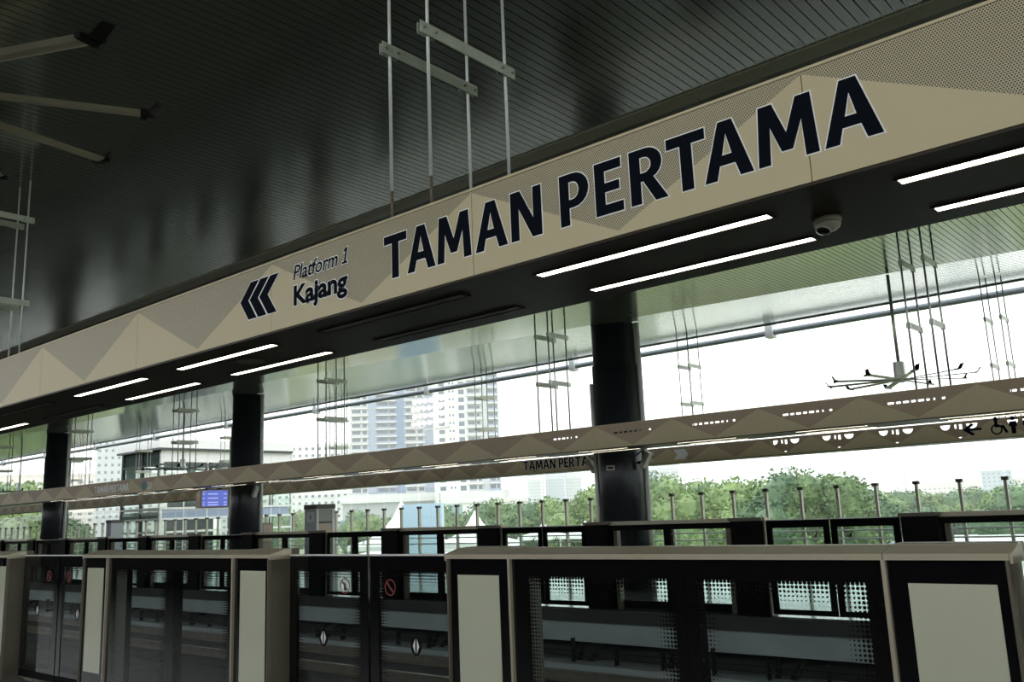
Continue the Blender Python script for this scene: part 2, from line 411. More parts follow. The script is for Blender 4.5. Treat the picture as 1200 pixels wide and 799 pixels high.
# ceilings ----------------------------------------------------------
ZC = H + 4.12
def kink_far(x): return 17.13 + 0.1065 * (max(x, -22.0) + 2.87) if x < -2.87 else 17.13
def kink_near(x): return 18.1 - kink_far(x)
SLOPE = 0.12
Y_OUT = 23.4
Z_OUT = H + 0.211*23.4
def z_far(x, y): return ZC + max(0.0, (y - kink_far(x))) / (Y_OUT - kink_far(x)) * (Z_OUT - ZC)
NEAR_EDGE, FAR_EDGE = 7.60, 10.4
pitch = 0.0985
cn = root_struct('ceiling', (0, 0, 0)); cn.name = 'ceiling'
cf = root_struct('ceiling', (0, 0, 0))
ybk = -5.2
def slat_near(mb, w=0.090, t=0.012):
    yk = 1.5
    prof = [(ybk, ZC + (yk-ybk)*SLOPE), (yk, ZC), (NEAR_EDGE, ZC)]
    n = len(mb.v)
    return prof
def add_slat(mb, x, prof, w=0.088, t=0.012):
    n = len(mb.v); k = len(prof)
    for y, z in prof: mb.v += [(x, y, z), (x+w, y, z), (x+w, y, z+t), (x, y, z+t)]
    for i in range(k-1):
        a = n+4*i; b = a+4
        mb.f += [(a, b, b+1, a+1), (a+1, b+1, b+2, a+2), (a+3, a, b, b+3)]
    mb.f += [(n, n+1, n+2, n+3), (n+4*(k-1), n+4*(k-1)+3, n+4*(k-1)+2, n+4*(k-1)+1)]
prof_near = [(ybk, ZC + (1.5-ybk)*SLOPE), (1.5, ZC), (NEAR_EDGE, ZC)]
one = MB(); add_slat(one, 0.0, prof_near)
first = one.build('slat', 'slat', cn); nx0 = -12.0; first.location = (nx0, 0, 0)
NS = 140
for i in range(1, NS):
    c = first.copy(); C.objects.link(c); c.location = (nx0 + i*pitch, 0, 0); c.parent = cn
rest = MB(); i = -1
while nx0 + i*pitch > -128: add_slat(rest, nx0 + i*pitch, prof_near); i -= 1
i = NS
while nx0 + i*pitch < 14: add_slat(rest, nx0 + i*pitch, prof_near); i += 1
tag(rest.build('slat', 'slat', cn), kind='stuff')
MB().quad((XL, ybk, ZC+(1.5-ybk)*SLOPE+0.05), (XR, ybk, ZC+(1.5-ybk)*SLOPE+0.05), (XR, 1.5, ZC+0.05), (XL, 1.5, ZC+0.05)).quad((XL, 1.5, ZC+0.05), (XR, 1.5, ZC+0.05), (XR, NEAR_EDGE, ZC+0.05), (XL, NEAR_EDGE, ZC+0.05)).build('backing', 'backing', cn)
inner = MB(); outer = MB(); x = -129.0
while x < 25:
    yk = kink_far(x)
    add_slat(inner, x, [(FAR_EDGE, ZC), (yk, ZC)])
    add_slat(outer, x, [(yk + 0.02, ZC + 0.006), (20.5, z_far(x, 20.5)), (Y_OUT, z_far(x, Y_OUT))])
    x += pitch
tag(inner.build('slat', 'slat', cf), kind='stuff'); tag(outer.build('slat', 'slat', cf), kind='stuff')
bk = MB(); xs = [XL, -60, -45, -30, -22, -18, -14, -10, -6, -2.87, 5, XR]
for a, b in zip(xs[:-1], xs[1:]):
    bk.quad((a, FAR_EDGE, ZC+0.05), (b, FAR_EDGE, ZC+0.05), (b, kink_far(b), ZC+0.05), (a, kink_far(a), ZC+0.05))
    bk.quad((a, kink_far(a), ZC+0.05), (b, kink_far(b), ZC+0.05), (b, Y_OUT, z_far(b, Y_OUT)+0.05), (a, Y_OUT, z_far(a, Y_OUT)+0.05))
bk.build('backing', 'backing', cf)
tr = root_struct('trim_1', (0, NEAR_EDGE, ZC))
sx = XL
while sx < XR:                                           # flat trim boards butted end to end along the slat ends
    Box(sx + 0.004, sx + 2.996, 0.0, 0.23, -0.02, 0.02).build('trim_board', 'trim', tr); sx += 3.0
gt = root_struct('trim_2', (0, 7.83, ZC))
MB().box(XL, XR, 0.0, 2.57, 0.22, 0.26).box(XL, XR, 0.0, 0.03, 0.0, 0.22).box(XL, XR, 2.54, 2.57, 0.0, 0.22).build('valley_gutter', 'gutter', gt)
ze = z_far(0, Y_OUT)
eg = root_struct('trim_3', (0, Y_OUT, 0))
for i in range(len(xs)-1):
    a, b = xs[i], xs[i+1]
    za, zb = z_far(a, Y_OUT), z_far(b, Y_OUT)
    MB().quad((a, 0.0, za-0.035), (b, 0.0, zb-0.035), (b, 0.0, zb+0.25), (a, 0.0, za+0.25)).quad((a, 0.06, za-0.03), (b, 0.06, zb-0.03), (b, 0.06, zb+0.25), (a, 0.06, za+0.25)).quad((a, 0, za-0.03), (b, 0, zb-0.03), (b, 0.06, zb-0.03), (a, 0.06, za-0.03)).build('edge_fascia', 'pipe', eg)

# gutter pipe beyond the roof edge, on brackets
gp = thing('gutter_pipe', (-11, 23.95, H + 0.2000*23.95), 'long grey pipe running along outside the far roof edge', 'pipe')
MB().tube([(XL+11, 0, 0), (XR+11, 0, 0)], 0.085, 14).build('pipe', 'pipe', gp, smooth=True)
for i in range(12):
    xx = 11 - 10.65 + 2*7.1 - i*7.1
    MB().box(xx-0.11, xx+0.11, -0.14, 0.14, -0.15, 0.26).build('bracket', 'bracket', gp)

# ================================================================== BULKHEADS
def bulkhead(y0, y1, zb, zt, x0, x1, period, phase, label, perf, panel_mat, open_from=None, holes=()):
    t = thing('sign_bulkhead', ((x0+x1)/2, (y0+y1)/2, zb), label, 'bulkhead')
    ox, oy, oz = t.location
    n0 = math.ceil((x0-phase)/period); n1 = math.floor((x1-phase)/period)
    g = 0.0018; h = zt-zb; f = y0-oy; hp = period/2
    tri = [(0.0, h-0.012), (hp, 0.021), (period, h-0.012), (period, h), (0.0, h)]
    meshes = [flat_mesh('solid_panel', [[(g, 0.0), (hp, 0.0), (hp, 0.020), (g, h-0.012)]], f, f+0.02, panel_mat),
              flat_mesh('solid_panel', [[(0.0, 0.0), (hp-g, 0.0), (hp-g, h-0.012), (0.0, 0.020)]], f, f+0.02, panel_mat),
              flat_mesh('perforated_panel', [tri], f+0.0015, f+0.02, perf)]
    holed = flat_mesh('perforated_panel', [tri] + [[(x+hp, z) for x, z in lp] for lp in holes], f+0.0015, f+0.02, perf) if holes else None
    for i in range(n0, n1):
        a = phase + i*period - ox
        is_open = open_from is not None and phase + i*period >= open_from
        for me, dx in zip(meshes[:2] + [holed if is_open else meshes[2]], (0, hp, 0)):
            c = bpy.data.objects.new(me.name.split('.')[0], me); C.objects.link(c); c.parent = t; c.location = (a+dx, 0, 0)
    X0, X1 = phase+n0*period-ox, phase+n1*period-ox
    XB = X1 if open_from is None else phase + math.ceil((open_from-phase)/period)*period - ox
    Box(X0, XB, f+0.02, f+0.03, 0.0, h).build('panel_backing', 'seam', t)
    Box(X0, X1, f-0.002, f+0.02, h, h+0.012).build('top_edge', panel_mat, t)
    Box(X0, X1, f+0.004, y1-oy-0.004, -0.012, 0.0).build('soffit', 'soffit', t)
    Box(X0, XB, y1-oy-0.02, y1-oy, 0.0, h+0.012).build('back_panel', panel_mat, t)
    return t
ZB, ZT = H+1.147, H+1.582
nb = bulkhead(3.08, 3.94, ZB, ZT, -38.0, 6.0, 1.705, -1.153, 'cream sign bulkhead with large dark station name hanging over near platform edge', 'perf', 'cream')
ox, oy, oz = nb.location
yf = 3.08 - oy
capH = 0.240; base = H+1.253 - oz
for ch, x in (('T',-3.512),('A',-3.328),('M',-3.104),('A',-2.837),('N',-2.604),('P',-2.308),('E',-2.112),('R',-1.929),('T',-1.745),('A',-1.579),('M',-1.349),('A',-1.090)):
    letter(ch, x-ox, base, capH, yf, nb)
for cx in (-4.901, -4.795, -4.689):
    w = 0.088
    L = [[(cx, 0.125), (cx+0.095, 0.0), (cx+0.095+w, 0.0), (cx+w, 0.125), (cx+0.095+w+0.02, 0.24), (cx+0.095+0.02, 0.24)]]
    L = [[(px-ox, pz+H+1.263-oz) for px, pz in L[0]]]
    o = flat('arrow_chevron', L, yf-0.004, yf, 'ink', nb)
    flat('chevron_outline', [offset_poly(L[0], 0.006)], yf-0.002, yf, 'white', o)
text_mesh('Platform', 0.128, -4.335-ox, H+1.424-oz, yf, nb, 'ink', 0.0012, 0.22, 0.006, 0.425, 0.004)
one_ = [(0.0, 0.0), (0.52, 0.0), (0.52, 0.12), (0.34, 0.12), (0.34, 1.0), (0.21, 1.0), (-0.02, 0.84), (0.04, 0.72), (0.19, 0.81), (0.19, 0.12), (0.0, 0.12)]
L1 = [(-3.875-ox+(a+0.22*b)*0.092, H+1.424-oz+b*0.092) for a, b in one_]
o = flat('letter', [L1], yf-0.004, yf, 'ink', nb); flat('letter_outline', [offset_poly(L1, 0.005)], yf-0.002, yf, 'white', o)
text_mesh('Kajang', 0.165, -4.329-ox, H+1.268-oz, yf, nb, 'ink', 0.0055, 0.0, 0.006, 0.505, 0.004)

# far bulkheads
fb = bulkhead(14.15, 15.01, ZB, ZT, -76, 10.0, 1.705, -4.94, 'brown and cream triangle bulkhead over far gates with small station name', 'perf_far', 'cream', -12.0, [[(x, 0.256), (x, 0.290), (x+w_, 0.290), (x+w_, 0.256)] for x, w_ in ((-0.43, 0.10), (-0.30, 0.07), (-0.20, 0.09), (-0.08, 0.07), (0.02, 0.09), (0.14, 0.05), (0.24, 0.03), (0.36, 0.05))])
ox, oy, oz = fb.location; yf = 14.15-oy
def word(txt, x, z, h, parent, mat='ink', gap=0.055, outline=0.006, space=0.35):
    for ch in txt:
        if ch == ' ': x += space*h; continue
        letter(ch, x, z, h, yf, parent, mat, 1.0, outline); x += (GL[ch][0]+gap)*h
    return x
word('TAMAN PERTAMA', -31.44-ox, H+1.24-oz, 0.235, fb, 'white', 0.04, 0.0)  # dark lettering drawn white: its glossy glare is put into the colour
flat('round_emblem', [arc(-27.93-ox, H+1.33-oz, 0.15, 0.15, 0, 2*PI*0.97, 20)], yf-0.003, yf, 'teal', fb)
text_mesh('21', 0.30, -27.70-ox, H+1.23-oz, yf, fb, 'white', 0.006)
rb = bulkhead(20.3, 21.1, H+1.115, H+1.50, -76, 10.0, 1.285, -6.37+0.6425, 'lower brown triangle bulkhead behind the far columns, with dark lettering and arrows', 'perf_far', 'cream', -9.7, [
    list(reversed([(-0.17, 0.335)] + [(-0.27 + 0.10*math.cos(t_), 0.335 - 0.105*math.sin(t_)) for t_ in [PI*(1-q/8) for q in range(9)]][0:1] + [(-0.27 + 0.10*math.cos(PI + PI*q/8), 0.335 + 0.105*math.sin(PI + PI*q/8)) for q in range(1, 8)])),
    [(-0.09, 0.25), (-0.09, 0.335), (-0.05, 0.335), (-0.05, 0.25)], [(0.0, 0.23), (0.0, 0.335), (0.06, 0.335), (0.06, 0.23)],
    list(reversed([(0.36, 0.335), (0.14, 0.335)] + [(0.25 + 0.11*math.cos(PI + PI*q/8), 0.335 + 0.105*math.sin(PI + PI*q/8)) for q in range(1, 8)])),
    [(-0.045, 0.066), (0.045, 0.066), (0.0, 0.040)]])
ox, oy, oz = rb.location; yf = 20.3-oy
word('TAMAN PERTAMA', -17.09-ox, H+1.21-oz, 0.27, rb, 'ink', 0.06, 0.008)
text_mesh('Platform 2', 0.15, -13.2-ox, H+1.35-oz, yf, rb, 'white', 0.002, 0.2)
text_mesh('Sungai Buloh', 0.22, -13.75-ox, H+1.17-oz, yf, rb, 'white', 0.005)
for k in range(3):
    cx = -11.98+k*0.11-ox; z0 = H+1.18-oz
    flat('arrow_chevron', [[(cx, z0), (cx+0.1, z0), (cx+0.22, z0+0.13), (cx+0.1, z0+0.26), (cx, z0+0.26), (cx+0.11, z0+0.13)]], yf-0.003, yf, 'white', rb)
z0 = H+1.32-oz; cx = -5.02-ox
flat('arrow_sign', [[(cx, z0), (cx+0.17, z0-0.13), (cx+0.23, z0-0.10), (cx+0.13, z0-0.025), (cx+0.36, z0-0.025), (cx+0.36, z0+0.025), (cx+0.13, z0+0.025), (cx+0.23, z0+0.10), (cx+0.17, z0+0.13)]], yf-0.003, yf, 'ink', rb)
cx = -4.38-ox
ring = arc(0, 0, 0.11, 0.11, 0, 2*PI*0.96, 18); hole = list(reversed(arc(0, 0, 0.08, 0.08, 0, 2*PI*0.96, 18)))
wc = flat('wheelchair_symbol', [[(cx+a, z0-0.04+b) for a, b in ring], [(cx+a, z0-0.04+b) for a, b in hole]], yf-0.003, yf, 'ink', rb)
flat('symbol_body', [[(cx-0.03, z0+0.0), (cx+0.10, z0-0.0), (cx+0.16, z0-0.13), (cx+0.21, z0-0.11), (cx+0.14, z0+0.04), (cx+0.03, z0+0.04), (cx+0.03, z0+0.13), (cx-0.03, z0+0.13)]], yf-0.003, yf, 'ink', wc)
flat('symbol_head', [[(cx+a*0.4, z0+0.17+b*0.4) for a, b in ring]], yf-0.003, yf, 'ink', wc)
for k in range(2):
    cx = -4.07+k*0.25-ox
    m_ = flat('toilet_symbol', [[(cx-0.04, z0-0.15), (cx+0.04, z0-0.15), (cx+0.045, z0), (cx+0.075, z0), (cx+0.065, z0+0.1), (cx-0.065, z0+0.1), (cx-0.075, z0), (cx-0.045, z0)]], yf-0.003, yf, 'ink', rb)
    flat('symbol_head', [[(cx+a*0.4, z0+0.16+b*0.4) for a, b in ring]], yf-0.003, yf, 'ink', m_)

# linear lights in the soffits
def lamp(x0, x1, y, z, on, label, group=None, w=0.060):
    t = thing('linear_ceiling_light', ((x0+x1)/2, y, z), label, 'ceiling light', group)
    L = (x1-x0)/2
    MB().box(-L-0.012, L+0.012, -w/2-0.008, -w/2, -0.006, 0.01).box(-L-0.012, L+0.012, w/2, w/2+0.008, -0.006, 0.01).box(-L-0.012, -L, -w/2, w/2, -0.006, 0.01).box(L, L+0.012, -w/2, w/2, -0.006, 0.01).build('lamp_frame', 'soffit', t)
    Box(-L, L, -w/2, w/2, -0.003, 0.01).build('diffuser', 'led' if on else 'led_off', t)
    return t
zs = ZB-0.012
names_ = {0: 'at the right edge of the photo', 1: 'below the word at the right end of the station name', 2: 'left of the security camera side, beneath the first word', 3: 'below the platform arrow sign, by the round grille', 4: 'left of the round grille pair', 5: 'shown at the far left under the bulkhead', 6: 'farthest left under the bulkhead'}
for k in range(-1, 8):
    xc = -2.018 - (k-1)*1.707
    on = k not in (2, 5)
    for row, y in (('front', 3.29), ('rear', 3.735)):
        if k == 1: where = 'beneath the big second word, left of the dome camera'
        elif k == 0: where = 'right of the dome camera'
        elif k == 2: where = 'beneath the smaller destination lettering'
        elif k == 3: where = 'beside the round speaker grille'
        elif k == 4: where = 'next one left of the round speaker grille'
        elif k == -1: where = 'past the right end of the picture'
        else: where = '%s pair left of the speaker grille' % ORD[k-4]
        lamp(xc-0.6, xc+0.6, y, zs, on, '%s linear light, %s row, %s' % ('lit' if on else 'unlit', row, where))
for row, y in (('front', 14.36), ('rear', 14.8)):
    for i in range(20):
        xc = -35.0 + i*2*0.8525*1.33
        if xc > 4: break
        lamp(xc-0.6, xc+0.6, y, ZB-0.012, True, 'lit strip under far triangle bulkhead, %s row, %s from the left' % (row, ORD[i]), 'lit strips under the far bulkhead')

# dome camera and speaker grille under the near bulkhead
t = thing('dome_camera', (-1.27, 3.51, zs), 'pale dome security camera under near bulkhead between the lit strips', 'camera'); t.scale = (0.92, 0.92, 0.66)
MB().lathe([(0.060, 0.0), (0.062, -0.022), (0.058, -0.03)], k=28).build('mounting_ring', 'cctv', t, smooth=True)
MB().lathe([(0.057, -0.028), (0.056, -0.045), (0.050, -0.062), (0.036, -0.078), (0.018, -0.086), (0.002, -0.088)], k=28).build('dome_shell', 'cctv', t, smooth=True)
e = MB().lathe([(0.030, 0.0), (0.031, 0.012), (0.024, 0.016)], k=20); e.xform(Matrix.Translation((-0.012, -0.022, -0.079)) @ Matrix.Rotation(2.55, 4, 'X') @ Matrix.Rotation(-0.2, 4, 'Y')); ln = e.build('lens_window', 'blackglass', t, smooth=True)
e = MB().lathe([(0.034, -0.002), (0.034, 0.010), (0.029, 0.011)], k=20); e.xform(Matrix.Translation((-0.012, -0.022, -0.079)) @ Matrix.Rotation(2.55, 4, 'X') @ Matrix.Rotation(-0.2, 4, 'Y')); e.build('lens_ring', 'cctv', ln, smooth=True)
t = thing('ceiling_speaker', (-5.45, 3.51, zs), 'round flush speaker grille between two lit strips under the near bulkhead', 'speaker')
MB().lathe([(0.098, 0.0), (0.098, -0.006), (0.085, -0.008)], k=32).build('rim', 'grille', t)
gm = MB().lathe([(0.085, -0.005), (0.002, -0.0065)], k=32); gm.build('grille', 'grille', t)

# ================================================================== HANGERS
def hanger(x, yf_, yb_, zb, levels, ztop, label, near=False, rr=0.0095, sp=0.155, group=None):
    t = thing('suspension_hanger', (x, (yf_+yb_)/2, zb), label, 'hanger', group)
    yy = (yb_-yf_)/2; K = 12 if near else 6
    for sx_ in (-sp, sp):
        for sy in (-yy, yy):
            lo = 0.0
            if near and sy < 0:
                rd = MB().tube([(sx_, sy, 0.0), (sx_, sy, 0.17)], rr*0.85, K).build('rod', 'rust', t, smooth=True)
                rd['label'] = 'bare brown threaded end of the rod'; rd.name = 'threaded_end'
                MB().lathe([(rr*2.0, 0.0), (rr*2.0, 0.012), (rr*1.2, 0.014)], sx_, sy, 8).build('nut', 'bar', t)
                lo = 0.17
            MB().tube([(sx_, sy, lo), (sx_, sy, ztop-zb)], rr, K).build('rod', 'rod' if near else 'bolt', t, smooth=True)
    for lv in levels:
        z = H+lv-zb
        for sx_ in (-sp, sp):
            xb = sx_ + rr + 0.003
            bh = 0.035 if near else 0.05
            cb = MB().box(xb, xb+0.006, -yy-0.07, yy+0.07, -bh, bh).build('crossbar', 'bar', t)
            if near:
                for sy in (-yy, yy):
                    MB().box(sx_-rr-0.006, sx_-rr-0.001, sy-0.065, sy+0.065, -0.033, 0.033).tube([(sx_, sy, -0.034), (sx_, sy, 0.034)], rr+0.004, 10).build('clamp_plate', 'bar', cb)
                    for q in (-0.045, 0.045):
                        MB().tube([(sx_-rr-0.016, sy+q, 0.0), (xb+0.02, sy+q, 0.0)], 0.0085, 8).build('bolt', 'bolt', cb)
            else:
                for sy in (-yy, yy):
                    MB().box(sx_-rr-0.012, xb+0.014, sy-0.03, sy+0.03, -0.042, 0.042).build('clamp_plate', 'bolt', cb)
        if True:
            for cbz in [c for c in t.children if c.name.startswith('crossbar') and c.location.z == 0 and 'done' not in c]:
                cbz.location = (0, 0, z); cbz['done'] = 1
    for c in t.children:
        if 'done' in c: del c['done']
    return t
hanger(-3.335, 3.12, 3.76, ZT+0.012, (2.60, 3.63), ZC, 'large galvanised rod hanger above the word at left of the station name', True)
hanger(-10.95, 3.30, 3.92, ZT+0.012, (2.62, 3.63), ZC, 'galvanised rod hanger with two crossbar levels at far left above near bulkhead', True)
pos_b1 = ['beside the hanging fan at right', 'between the tall apartment towers and big right column', 'left of the tall apartment towers', 'in front of the glass lift tower', 'right of the leftmost far column', 'at the left edge past the leftmost column', 'seventh from the right', 'eighth from the right']
for i in range(7):
    x = -3.945 - i*7.47
    hanger(x, 14.33, 14.93, ZT+0.012, (2.615, 3.63), ZC, 'rod hanger over the far triangle bulkhead, ' + pos_b1[i], rr=0.016, sp=0.17)
pos_b2 = ['at the right edge of the picture', 'right of the big right column', 'in front of the white apartment tower', 'fourth from the right', 'fifth from the right', 'sixth from the right', 'seventh from the right']
for i in range(7):
    x = -4.18 - i*7.37
    hanger(x, 20.42, 20.98, H+1.51, (2.615, 3.60), z_far(x, 20.7), 'thin hanger over the lower rear bulkhead, ' + pos_b2[i], rr=0.013, sp=0.15)

# ================================================================== COLUMNS
def column(x, y, label):
    t = thing('round_column', (x, y, 0), label, 'column')
    MB().lathe([(0.50, 0.0), (0.50, z_far(x, y))], k=40).build('shaft', 'navy', t, smooth=True)
    casing = MB().lathe([(0.53, 0.0), (0.53, 5.0)], k=40).build('casing', 'navy', t, smooth=True)
    MB().tube([(-0.455, -0.335, 0.0), (-0.455, -0.335, 4.6)], 0.045, 12).build('downpipe', 'steel', t, smooth=True)
    MB().tube([(0.52, 0.22, 0.0), (0.52, 0.22, z_far(x, y))], 0.06, 12).build('downpipe', 'steel', t, smooth=True)
    return t
for x, lab in ((-11.42, 'thick dark navy column at right of centre with two speakers'), (-26.5, 'dark navy column between the lift tower and apartment blocks'), (-41.55, 'dark navy column near the left edge beyond the gates'), (3.7, 'dark navy column beyond the right edge'), (-56.6, 'dark navy column at extreme far left')):
    column(x, 17.0, lab)
def horn(x, y, z, s_, label):
    t = thing('column_loudspeaker', (x, y, z), label, 'speaker')
    m = Matrix.Rotation(s_*0.55, 4, 'Y')
    MB().box(-0.055, 0.055, -0.075, 0.075, -0.19, 0.19).xform(m).build('speaker_box', 'cctv', t, bevel=0.015)
    MB().box(s_*0.055, s_*0.062, -0.065, 0.065, -0.17, 0.17).xform(m).build('speaker_grille', 'steel', t)
    MB().tube([(0, 0, 0.14), (-s_*0.10, 0, 0.20), (-s_*0.22, 0, 0.12)], 0.018, 8).build('cable', 'cable', t)
    MB().tube([(0, 0, -0.03), (-s_*0.22, 0, -0.05)], 0.03, 8).build('bracket', 'black', t)
horn(-12.13, 16.85, H+1.0, -1, 'pale loudspeaker tilted on left side of the right-hand column')
horn(-10.66, 16.85, H+1.03, 1, 'pale loudspeaker tilted on right side of the right-hand column')
horn(-25.75, 16.85, H+1.03, 1, 'pale loudspeaker on the column next to the lift tower')
t = thing('column_plate', (-11.33, 16.455, H+0.89), 'small pale notice plate on the right-hand column', 'sign', rz=math.radians(10))
MB().box(-0.10, 0.10, -0.02, 0.0, -0.055, 0.055).build('plate', 'cctv', t)
MB().box(-0.07, 0.07, -0.023, -0.02, -0.02, 0.02).build('print', 'ink', t)

# ================================================================== FANS
def fan(loc, rz, ztop, label, blade='blade'):
    t = thing('ceiling_fan', loc, label, 'fan', rz=rz)
    MB().tube([(0, 0, 0.12), (0, 0, ztop-loc[2])], 0.03, 12).build('downrod', 'bolt', t, smooth=True)
    MB().lathe([(0.04, 0.34), (0.10, 0.33), (0.105, 0.06), (0.13, 0.05), (0.13, -0.03), (0.06, -0.05)], k=20).build('motor', 'bolt', t)
    for k in range(10):
        a = 2*PI*k/10
        m = Matrix.Rotation(a, 4, 'Z') @ Matrix.Rotation(math.radians(8), 4, 'X')
        b = MB(); n = 5
        prof = [(-0.062, 0.006), (-0.03, -0.010), (0.02, -0.012), (0.058, 0.0), (0.06, 0.006), (0.02, 0.0), (-0.03, 0.001)]
        for r0 in (0.10, 1.24):
            pass
        k0 = len(b.v); nn = len(prof)
        for r0 in (0.10, 1.23): b.v += [(r0, y, z) for y, z in prof]
        b.f += [tuple(range(nn))[::-1], tuple(range(nn, 2*nn))] + [(i, (i+1) % nn, nn+(i+1) % nn, nn+i) for i in range(nn)]
        bl = b.xform(m).build('blade', blade, t)
        MB().box(1.23, 1.26, -0.066, 0.064, -0.014, 0.012).vprism([(1.255, -0.06), (1.262, -0.06), (1.30, 0.06), (1.255, 0.06)], 0.0, 0.012).quad((1.255, -0.02, 0.0), (1.262, 0.066, 0.0), (1.33, 0.085, 0.085), (1.31, 0.02, 0.085)).quad((1.262, -0.02, 0.0), (1.27, 0.066, 0.0), (1.338, 0.085, 0.085), (1.318, 0.02, 0.085)).xform(m).build('winglet', 'black', bl)
    return t
fan((-4.95, 1.03, H+2.2), math.radians(27), ZC, 'large ten-blade ceiling fan cut off at upper left')
fan((-5.14, 17.0, H+2.12), math.radians(10), ZC, 'ten-blade ceiling fan hanging against white sky at right', 'bolt')
fan((-30.7, 17.0, H+2.1), math.radians(0), z_far(-30.7, 17), 'small ceiling fan in front of the glass lift tower', 'bolt')
fan((-45.7, 17.0, H+1.95), math.radians(20), z_far(-45.7, 17), 'small ceiling fan at the far left before the trees', 'bolt')

# ================================================================== PLATFORM GATES
UW = 3.542; NL, NR = 0.586, 0.553           # unit width, left and right narrow bays
def cap_profile():
    return [(0.0, 1.454), (0.0, 1.484), (0.012, 1.488), (0.145, 1.518), (0.155, 1.520), (0.22, 1.520), (0.22, 1.454)]
MT['g_near_a'] = glass('fritted_gate_glass_left', (0.82, 0.87, 0.87), 0.02, (NL+0.13, 1.80, 0.14, 1.345, 0.15), 0.05, refl=0.6)
MT['g_near_b'] = glass('fritted_gate_glass_right', (0.82, 0.87, 0.87), 0.02, (1.94, UW-NR-0.10, 0.14, 1.345, 0.15), 0.05, refl=0.6)
LW = 1.03                                    # door leaf width
MT['g_leaf'] = glass('fritted_door_glass', (0.82, 0.87, 0.87), 0.02, (0.10, LW-0.10, 0.14, 1.345, 0.13), 0.05, refl=0.6)
def gate_unit(label, glass_a='g_near_a', glass_b='g_near_b'):
    t = thing('platform_gate', (0, 0, 0), label, 'platform gate')
    for a, b in ((0.0, NL), (NL, UW-NR), (UW-NR, UW)):
        MB().prism(cap_profile(), a+0.002, b-0.002).build('cap_rail', 'champ', t)
    for a, b in ((NL-0.010, NL+0.010), (UW-NR-0.010, UW-NR+0.010)):
        Box(a, b, -0.006, 0.05, 0.0, 1.454).build('mullion', 'champ', t)
    for a, b in ((-0.0, 0.026), (UW-0.026, UW)):
        MB().vprism([(a, 0.03), (a+0.006, 0.0), (b-0.006, 0.0), (b, 0.03), (b, 0.22), (a, 0.22)], 0.0, 1.454).build('end_post', 'bronze', t)
    for a, b in ((-0.012, 0.0), (UW, UW+0.012)):       # pale end caps closing the rail
        MB().prism([(0.002, 1.44), (0.002, 1.486), (0.147, 1.521), (0.222, 1.523), (0.222, 1.44)], a, b).build('end_cap', 'champ', t)
    Box(0.026, NL-0.010, 0.02, 0.03, 0.0, 1.454).build('narrow_pane', 'blackglass', t)
    Box(UW-NR+0.010, UW-0.026, 0.02, 0.03, 0.0, 1.454).build('narrow_pane', 'blackglass', t)
    Box(0.098, 0.478, 0.016, 0.0205, 0.27, 1.347).build('frosted_panel', 'frost', t)
    Box(UW-NR+0.100, UW-0.068, 0.016, 0.0205, 0.27, 1.347).build('frosted_panel', 'frost', t)
    Box(NL+0.010, 1.869, 0.02, 0.0215, 0.06, 1.454).build('glass_pane', glass_a, t)
    Box(1.871, UW-NR-0.010, 0.02, 0.0215, 0.06, 1.454).build('glass_pane', glass_b, t)
    Box(NL, UW-NR, 0.015, 0.06, 0.0, 0.13).build('kick_plate', 'black', t)
    # track side: black machine boxes behind the narrow bays, header and centre post
    Box(0.03, NL-0.03, 0.05, 0.30, 0.0, 1.47).build('machine_box', 'black', t)
    Box(UW-NR+0.03, UW-0.03, 0.05, 0.30, 0.0, 1.47).build('machine_box', 'black', t)
    Box(0.0, NL, 0.20, 0.315, 1.47, 1.524).build('box_lid', 'bronze', t)
    Box(UW-NR, UW, 0.20, 0.315, 1.47, 1.524).build('box_lid', 'bronze', t)
    Box(NL, UW-NR, 0.06, 0.22, 1.36, 1.454).build('header', 'black', t)
    Box(1.80, 1.94, 0.034, 0.12, 0.0, 1.40).build('centre_post', 'black', t)
    Box(NL+0.02, NL+0.13, 0.05, 0.16, 0.0, 1.40).build('track_side_post', 'bronze', t)
    Box(UW-NR-0.10, UW-NR-0.02, 0.05, 0.16, 0.0, 1.40).build('track_side_post', 'bronze', t)
    return t
def lens_sticker(t, x, z, yf_):
    r, h = 0.034, 0.052
    oval = arc(x, z, 0.058, 0.066, 0, 2*PI*0.96, 20)
    o = flat('arrow_sticker', [oval], yf_-0.002, yf_, 'black', t)
    flat('arrow_print', [[(x-r, z), (x-0.009, z-h), (x-0.009, z+h)]], yf_-0.004, yf_-0.002, 'white', o)
    flat('arrow_print', [[(x+r, z), (x+0.009, z+h), (x+0.009, z-h)]], yf_-0.004, yf_-0.002, 'white', o)
def ring_sticker(t, x, z, yf_):
    ring = arc(x, z, 0.062, 0.062, 0, 2*PI*0.97, 24); hole = list(reversed(arc(x, z, 0.054, 0.054, 0, 2*PI*0.97, 24)))
    o = flat('warning_sticker', [ring, hole], yf_-0.002, yf_, 'red', t)
    flat('warning_print', [[(x-0.012, z-0.035), (x+0.012, z-0.035), (x+0.012, z+0.015), (x-0.012, z+0.03)]], yf_-0.002, yf_, 'black', o)
    d = 0.05*0.707
    flat('warning_print', [[(x-d-0.005, z+d-0.005), (x+d-0.005, z-d-0.005), (x+d+0.005, z-d+0.005), (x-d+0.005, z+d+0.005)]], yf_-0.0025, yf_-0.0005, 'red', o)
